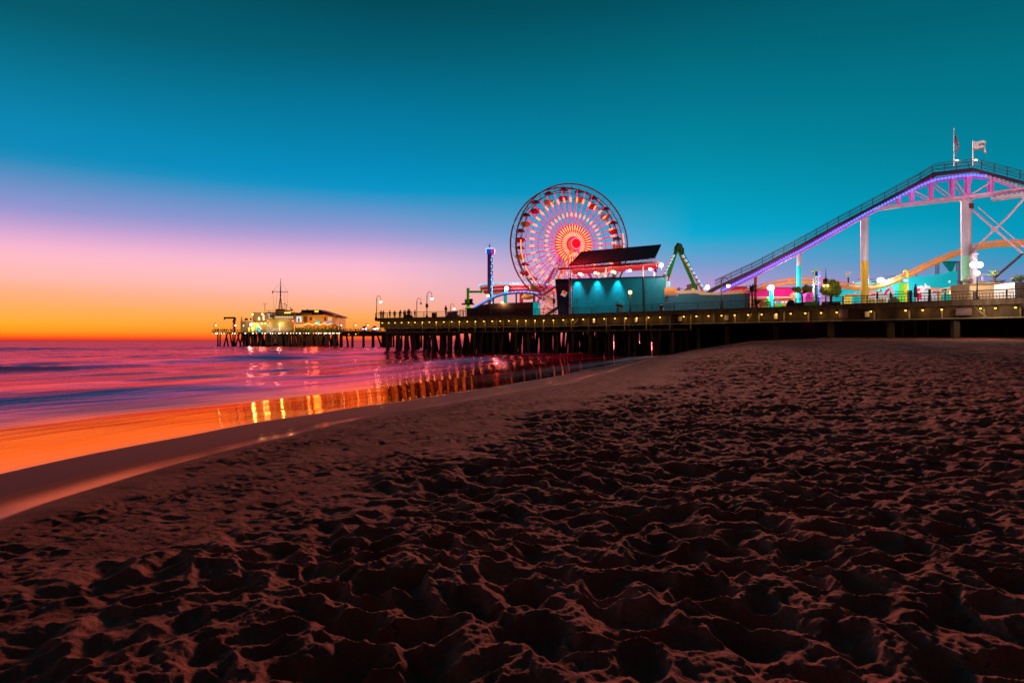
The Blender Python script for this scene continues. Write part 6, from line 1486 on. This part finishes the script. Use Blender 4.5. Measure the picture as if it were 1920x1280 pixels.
# ================================================================== PEOPLE
def skin_mesh(name, joints, edges, m, parent, sub=1):
    me = bpy.data.meshes.new(name); me.from_pydata([j[0] for j in joints], edges, []); me.materials.append(m)
    o = bpy.data.objects.new(name, me); COL.objects.link(o); o.parent = parent
    sk = o.modifiers.new('skin','SKIN'); sk.use_smooth_shade = True
    for v, j in zip(me.skin_vertices[0].data, joints):
        v.radius = (j[1], j[1]*(j[2] if len(j) > 2 else 1)); 
    me.skin_vertices[0].data[0].use_root = True
    s_ = o.modifiers.new('subdivision','SUBSURF'); s_.levels = sub; s_.render_levels = sub
    return o
def person(label, loc, rz, jm, tm, pose='stand', group=None, h=1.72):
    t = thing('person', label, 'person', loc, rz, group); k = h/1.75
    if pose == 'lean':     # forearms on the rail
        armL = [(-.20,0,1.40),(-.25,-.14,1.17),(-.12,-.36,1.10),(-.06,-.42,1.11)]; armR = [(.20,0,1.40),(.25,-.14,1.17),(.12,-.36,1.10),(.06,-.42,1.11)]; dy = -.10
    elif pose == 'walk':
        armL = [(-.20,0,1.42),(-.24,-.10,1.15),(-.23,-.26,.95),(-.23,-.31,.88)]; armR = [(.20,0,1.42),(.24,.10,1.15),(.23,.10,.92),(.23,.09,.84)]; dy = 0
    else:
        armL = [(-.20,0,1.42),(-.26,.02,1.14),(-.25,-.06,.90),(-.25,-.08,.82)]; armR = [(.20,0,1.42),(.26,.02,1.14),(.25,-.06,.90),(.25,-.08,.82)]; dy = 0
    st_ = .22 if pose == 'walk' else .04
    legL = [(-.10,0,.88),(-.11,-st_*.6,.48),(-.11,-st_,.08),(-.12,-st_-.14,.03)]; legR = [(.10,0,.88),(.11,st_*.3,.48),(.11,st_,.08),(.12,st_-.14,.03)]
    sc = lambda L_: [tuple(c*k for c in p) for p in L_]
    core = sc([(0,0,.95),(0,dy*.3,1.15),(0,dy*.7,1.40),(0,dy,1.50),(0,dy-.02,1.62),(0,dy-.01,1.70)])
    J = [(core[0],.13),(core[1],.125),(core[2],.13),(core[3],.055),(core[4],.095,1.15),(core[5],.075)]
    E_ = [(0,1),(1,2),(2,3),(3,4),(4,5)]
    def limb(pts, rads, root):
        b_ = len(J)
        for q,(p,r) in enumerate(zip(sc(pts), rads)): J.append((p,r)); E_.append((root if q == 0 else b_+q-1, b_+q))
    limb(armL,(.05,.043,.036,.03),2); limb(armR,(.05,.043,.036,.03),2); limb(legL,(.085,.06,.045,.04),0); limb(legR,(.085,.06,.045,.04),0)
    skin_mesh('body', J, E_, SKIN, t)
    J = [(core[0],.155),(core[1],.15),(core[2],.155),(sc([(0,dy*.85,1.47)])[0],.08)]; E_ = [(0,1),(1,2),(2,3)]
    limb(armL[:3],(.07,.062,.052),2); limb(armR[:3],(.07,.062,.052),2); skin_mesh('jacket', J, E_, jm, t)
    J = [(sc([(0,0,.93)])[0],.14),(sc([(0,0,.99)])[0],.145)]; E_ = [(0,1)]
    limb(legL[:3],(.105,.078,.065),0); limb(legR[:3],(.105,.078,.065),0); skin_mesh('trousers', J, E_, tm, t)
    c_ = core[4]; MB().ball((c_[0],c_[1]+.02,c_[2]+.045), .115*k, 10, 8, (1,1.1,1)).build('hair', HAIRM, t, world=False, smooth=True)
    mb = MB()
    for s_ in (-1,1): mb.ball((s_*.035*k,c_[1]-.105*k,c_[2]+.0), .012, 6, 4)
    mb.ball((0,c_[1]-.118*k,c_[2]-.03), .016, 6, 4).build('face_features', HAIRM, t, world=False)
    for pts in (legL, legR):
        a_ = sc([pts[2]])[0]; MB().ball((a_[0],a_[1]-.07,.05), .075, 8, 6, (.8,1.8,.7)).build('shoe', BLK, t, world=False, smooth=True)
    return t
GL = 'people on the left end of the near pier'
PL = [(714.5,1.4,0,CL1,CL2,'stand','person in dark red standing nearest the corner hook lamp'),(718.5,1.8,2.5,CL1,CL3,'lean','person in dark red at the rail right of the corner lamp pair'),
      (731,2.0,1,CL2,CL2,'walk','small dark figure walking alone by the railing'),(740,2.4,.5,CL4,CL3,'stand','grey clad person standing alone left of the bench'),(750.5,1.2,3,CL1,CL2,'lean','red lit person leaning on the rail alone'),
      (757.5,2.6,1.2,CL1,CL3,'stand','person standing at the left end of the low bench wall'),(760,3.2,-1,CL2,CL2,'stand','dark person right behind the low bench wall'),(765.5,1.6,2.8,CL1,CL2,'stand','tall person standing over the low bench wall'),
      (767.8,2.2,.2,CL4,CL2,'lean','shorter person beside the tall one at the low bench wall'),(778,2.8,1,CL1,CL2,'walk','person walking left of the unlit hook lamp')]
for x, b_, r_, jm, tm, ps, lb in PL: person(lb, edge(x,b_), r_, jm, tm, ps, GL, 1.78 if 'tall' in lb else 1.66)
t = thing('bench_wall', 'low dark box bench among the people on the left end of the pier', 'bench', edge(764,1.0)); MB().prism([edge(756,.9,DK+.02),edge(773,.9,DK+.02),edge(773,.9,DK+.5),edge(767,.9,DK+.75),edge(761,.9,DK+.75),edge(756,.9,DK+.5)], (.1,.5,0)).build('box', BRNT, t)
person('person in dark clothes standing high beside the railing steps near the green ride', edge(836,2.2,DK+.55), .8, CL2, CL3, 'stand', GL)
t = thing('step_platform', 'grey platform with a glazed side beside the railing steps near the green ride', 'platform', edge(846,2.6)); MB().prism([edge(835,2.2,DK),edge(858,2.2,DK),edge(858,2.2,DK+.55),edge(835,2.2,DK+.55)], (.3,1.4,0)).build('base', GREYM, t); MB().prism([edge(838,2.0,DK+.55),edge(857,2.0,DK+.55),edge(857,2.0,DK+1.2),edge(838,2.0,DK+1.1)], (.02,.05,0)).build('side_screen', mat('mauve_screen',(.25,.16,.24),.4), t)
t = thing('stair_rail', 'dark stepped stair railing left of the brown board fence', 'railing', edge(866,1.2))
for k,x in enumerate((858,863,868,873)): MB().beam(edge(x,1.2,DK),edge(x,1.2,DK+1.3+.12*k),.09).build('post', BLK, t)
for h in (.5,.9,1.25): MB().beam(edge(858,1.2,DK+h),edge(874,1.2,DK+h+.3),.05).build('rail', BLK, t)
person('person in black facing the teal stage wall, left of a pair', edge(1158.5,1.5), 3.0, CL2, CL2, 'lean', 'pair of people before the teal stage wall', 1.80)
person('shorter person in black and white facing the teal stage wall, right of a pair', edge(1165.5,1.5), 3.3, CL2, CL4, 'lean', 'pair of people before the teal stage wall', 1.62)
fproto = person('tiny figure at the seaward tip of the far pier, leftmost there', at_depth(403.5,299,DK), 0, CL1, CL2, 'stand', 'tiny figures on the far pier')
for k, x in enumerate((407,409.5,414,418,421,425,432,435)): dup(fproto, at_depth(x,299+k % 3,DK), k*.8, 'tiny figure at the seaward tip of the far pier, %s from the left there' % ordinal(k+2), 'tiny figures on the far pier')
for k, x in enumerate((644,647.5,651,655,658,666,669.5,672,675.5,679,690,693.5,696,709,712.5)): dup(fproto, at_depth(x,297+k % 4,DK), k*.7, 'tiny figure on the far pier right of the restaurant, %s from the left there' % ordinal(k+1), 'tiny figures on the far pier')
# gull over the far pier
t = thing('gull', 'single dark gull gliding just right of the far pier lamps', 'bird', P(641.5,596.5,180)); MB().path([(-.25,0,0),(0,0,.02),(.22,0,-.02)], [.03,.09,.03], 6).build('body', BRNT, t, world=False)
for s_ in (-1,1): MB().prism([(.05,0,.03),(-.1,.35*s_,.12),(-.12,.75*s_,.05),(-.02,.4*s_,.12),(.1,.02*s_,.03)], (0,0,.01)).build('wing', BRNT, t, world=False)
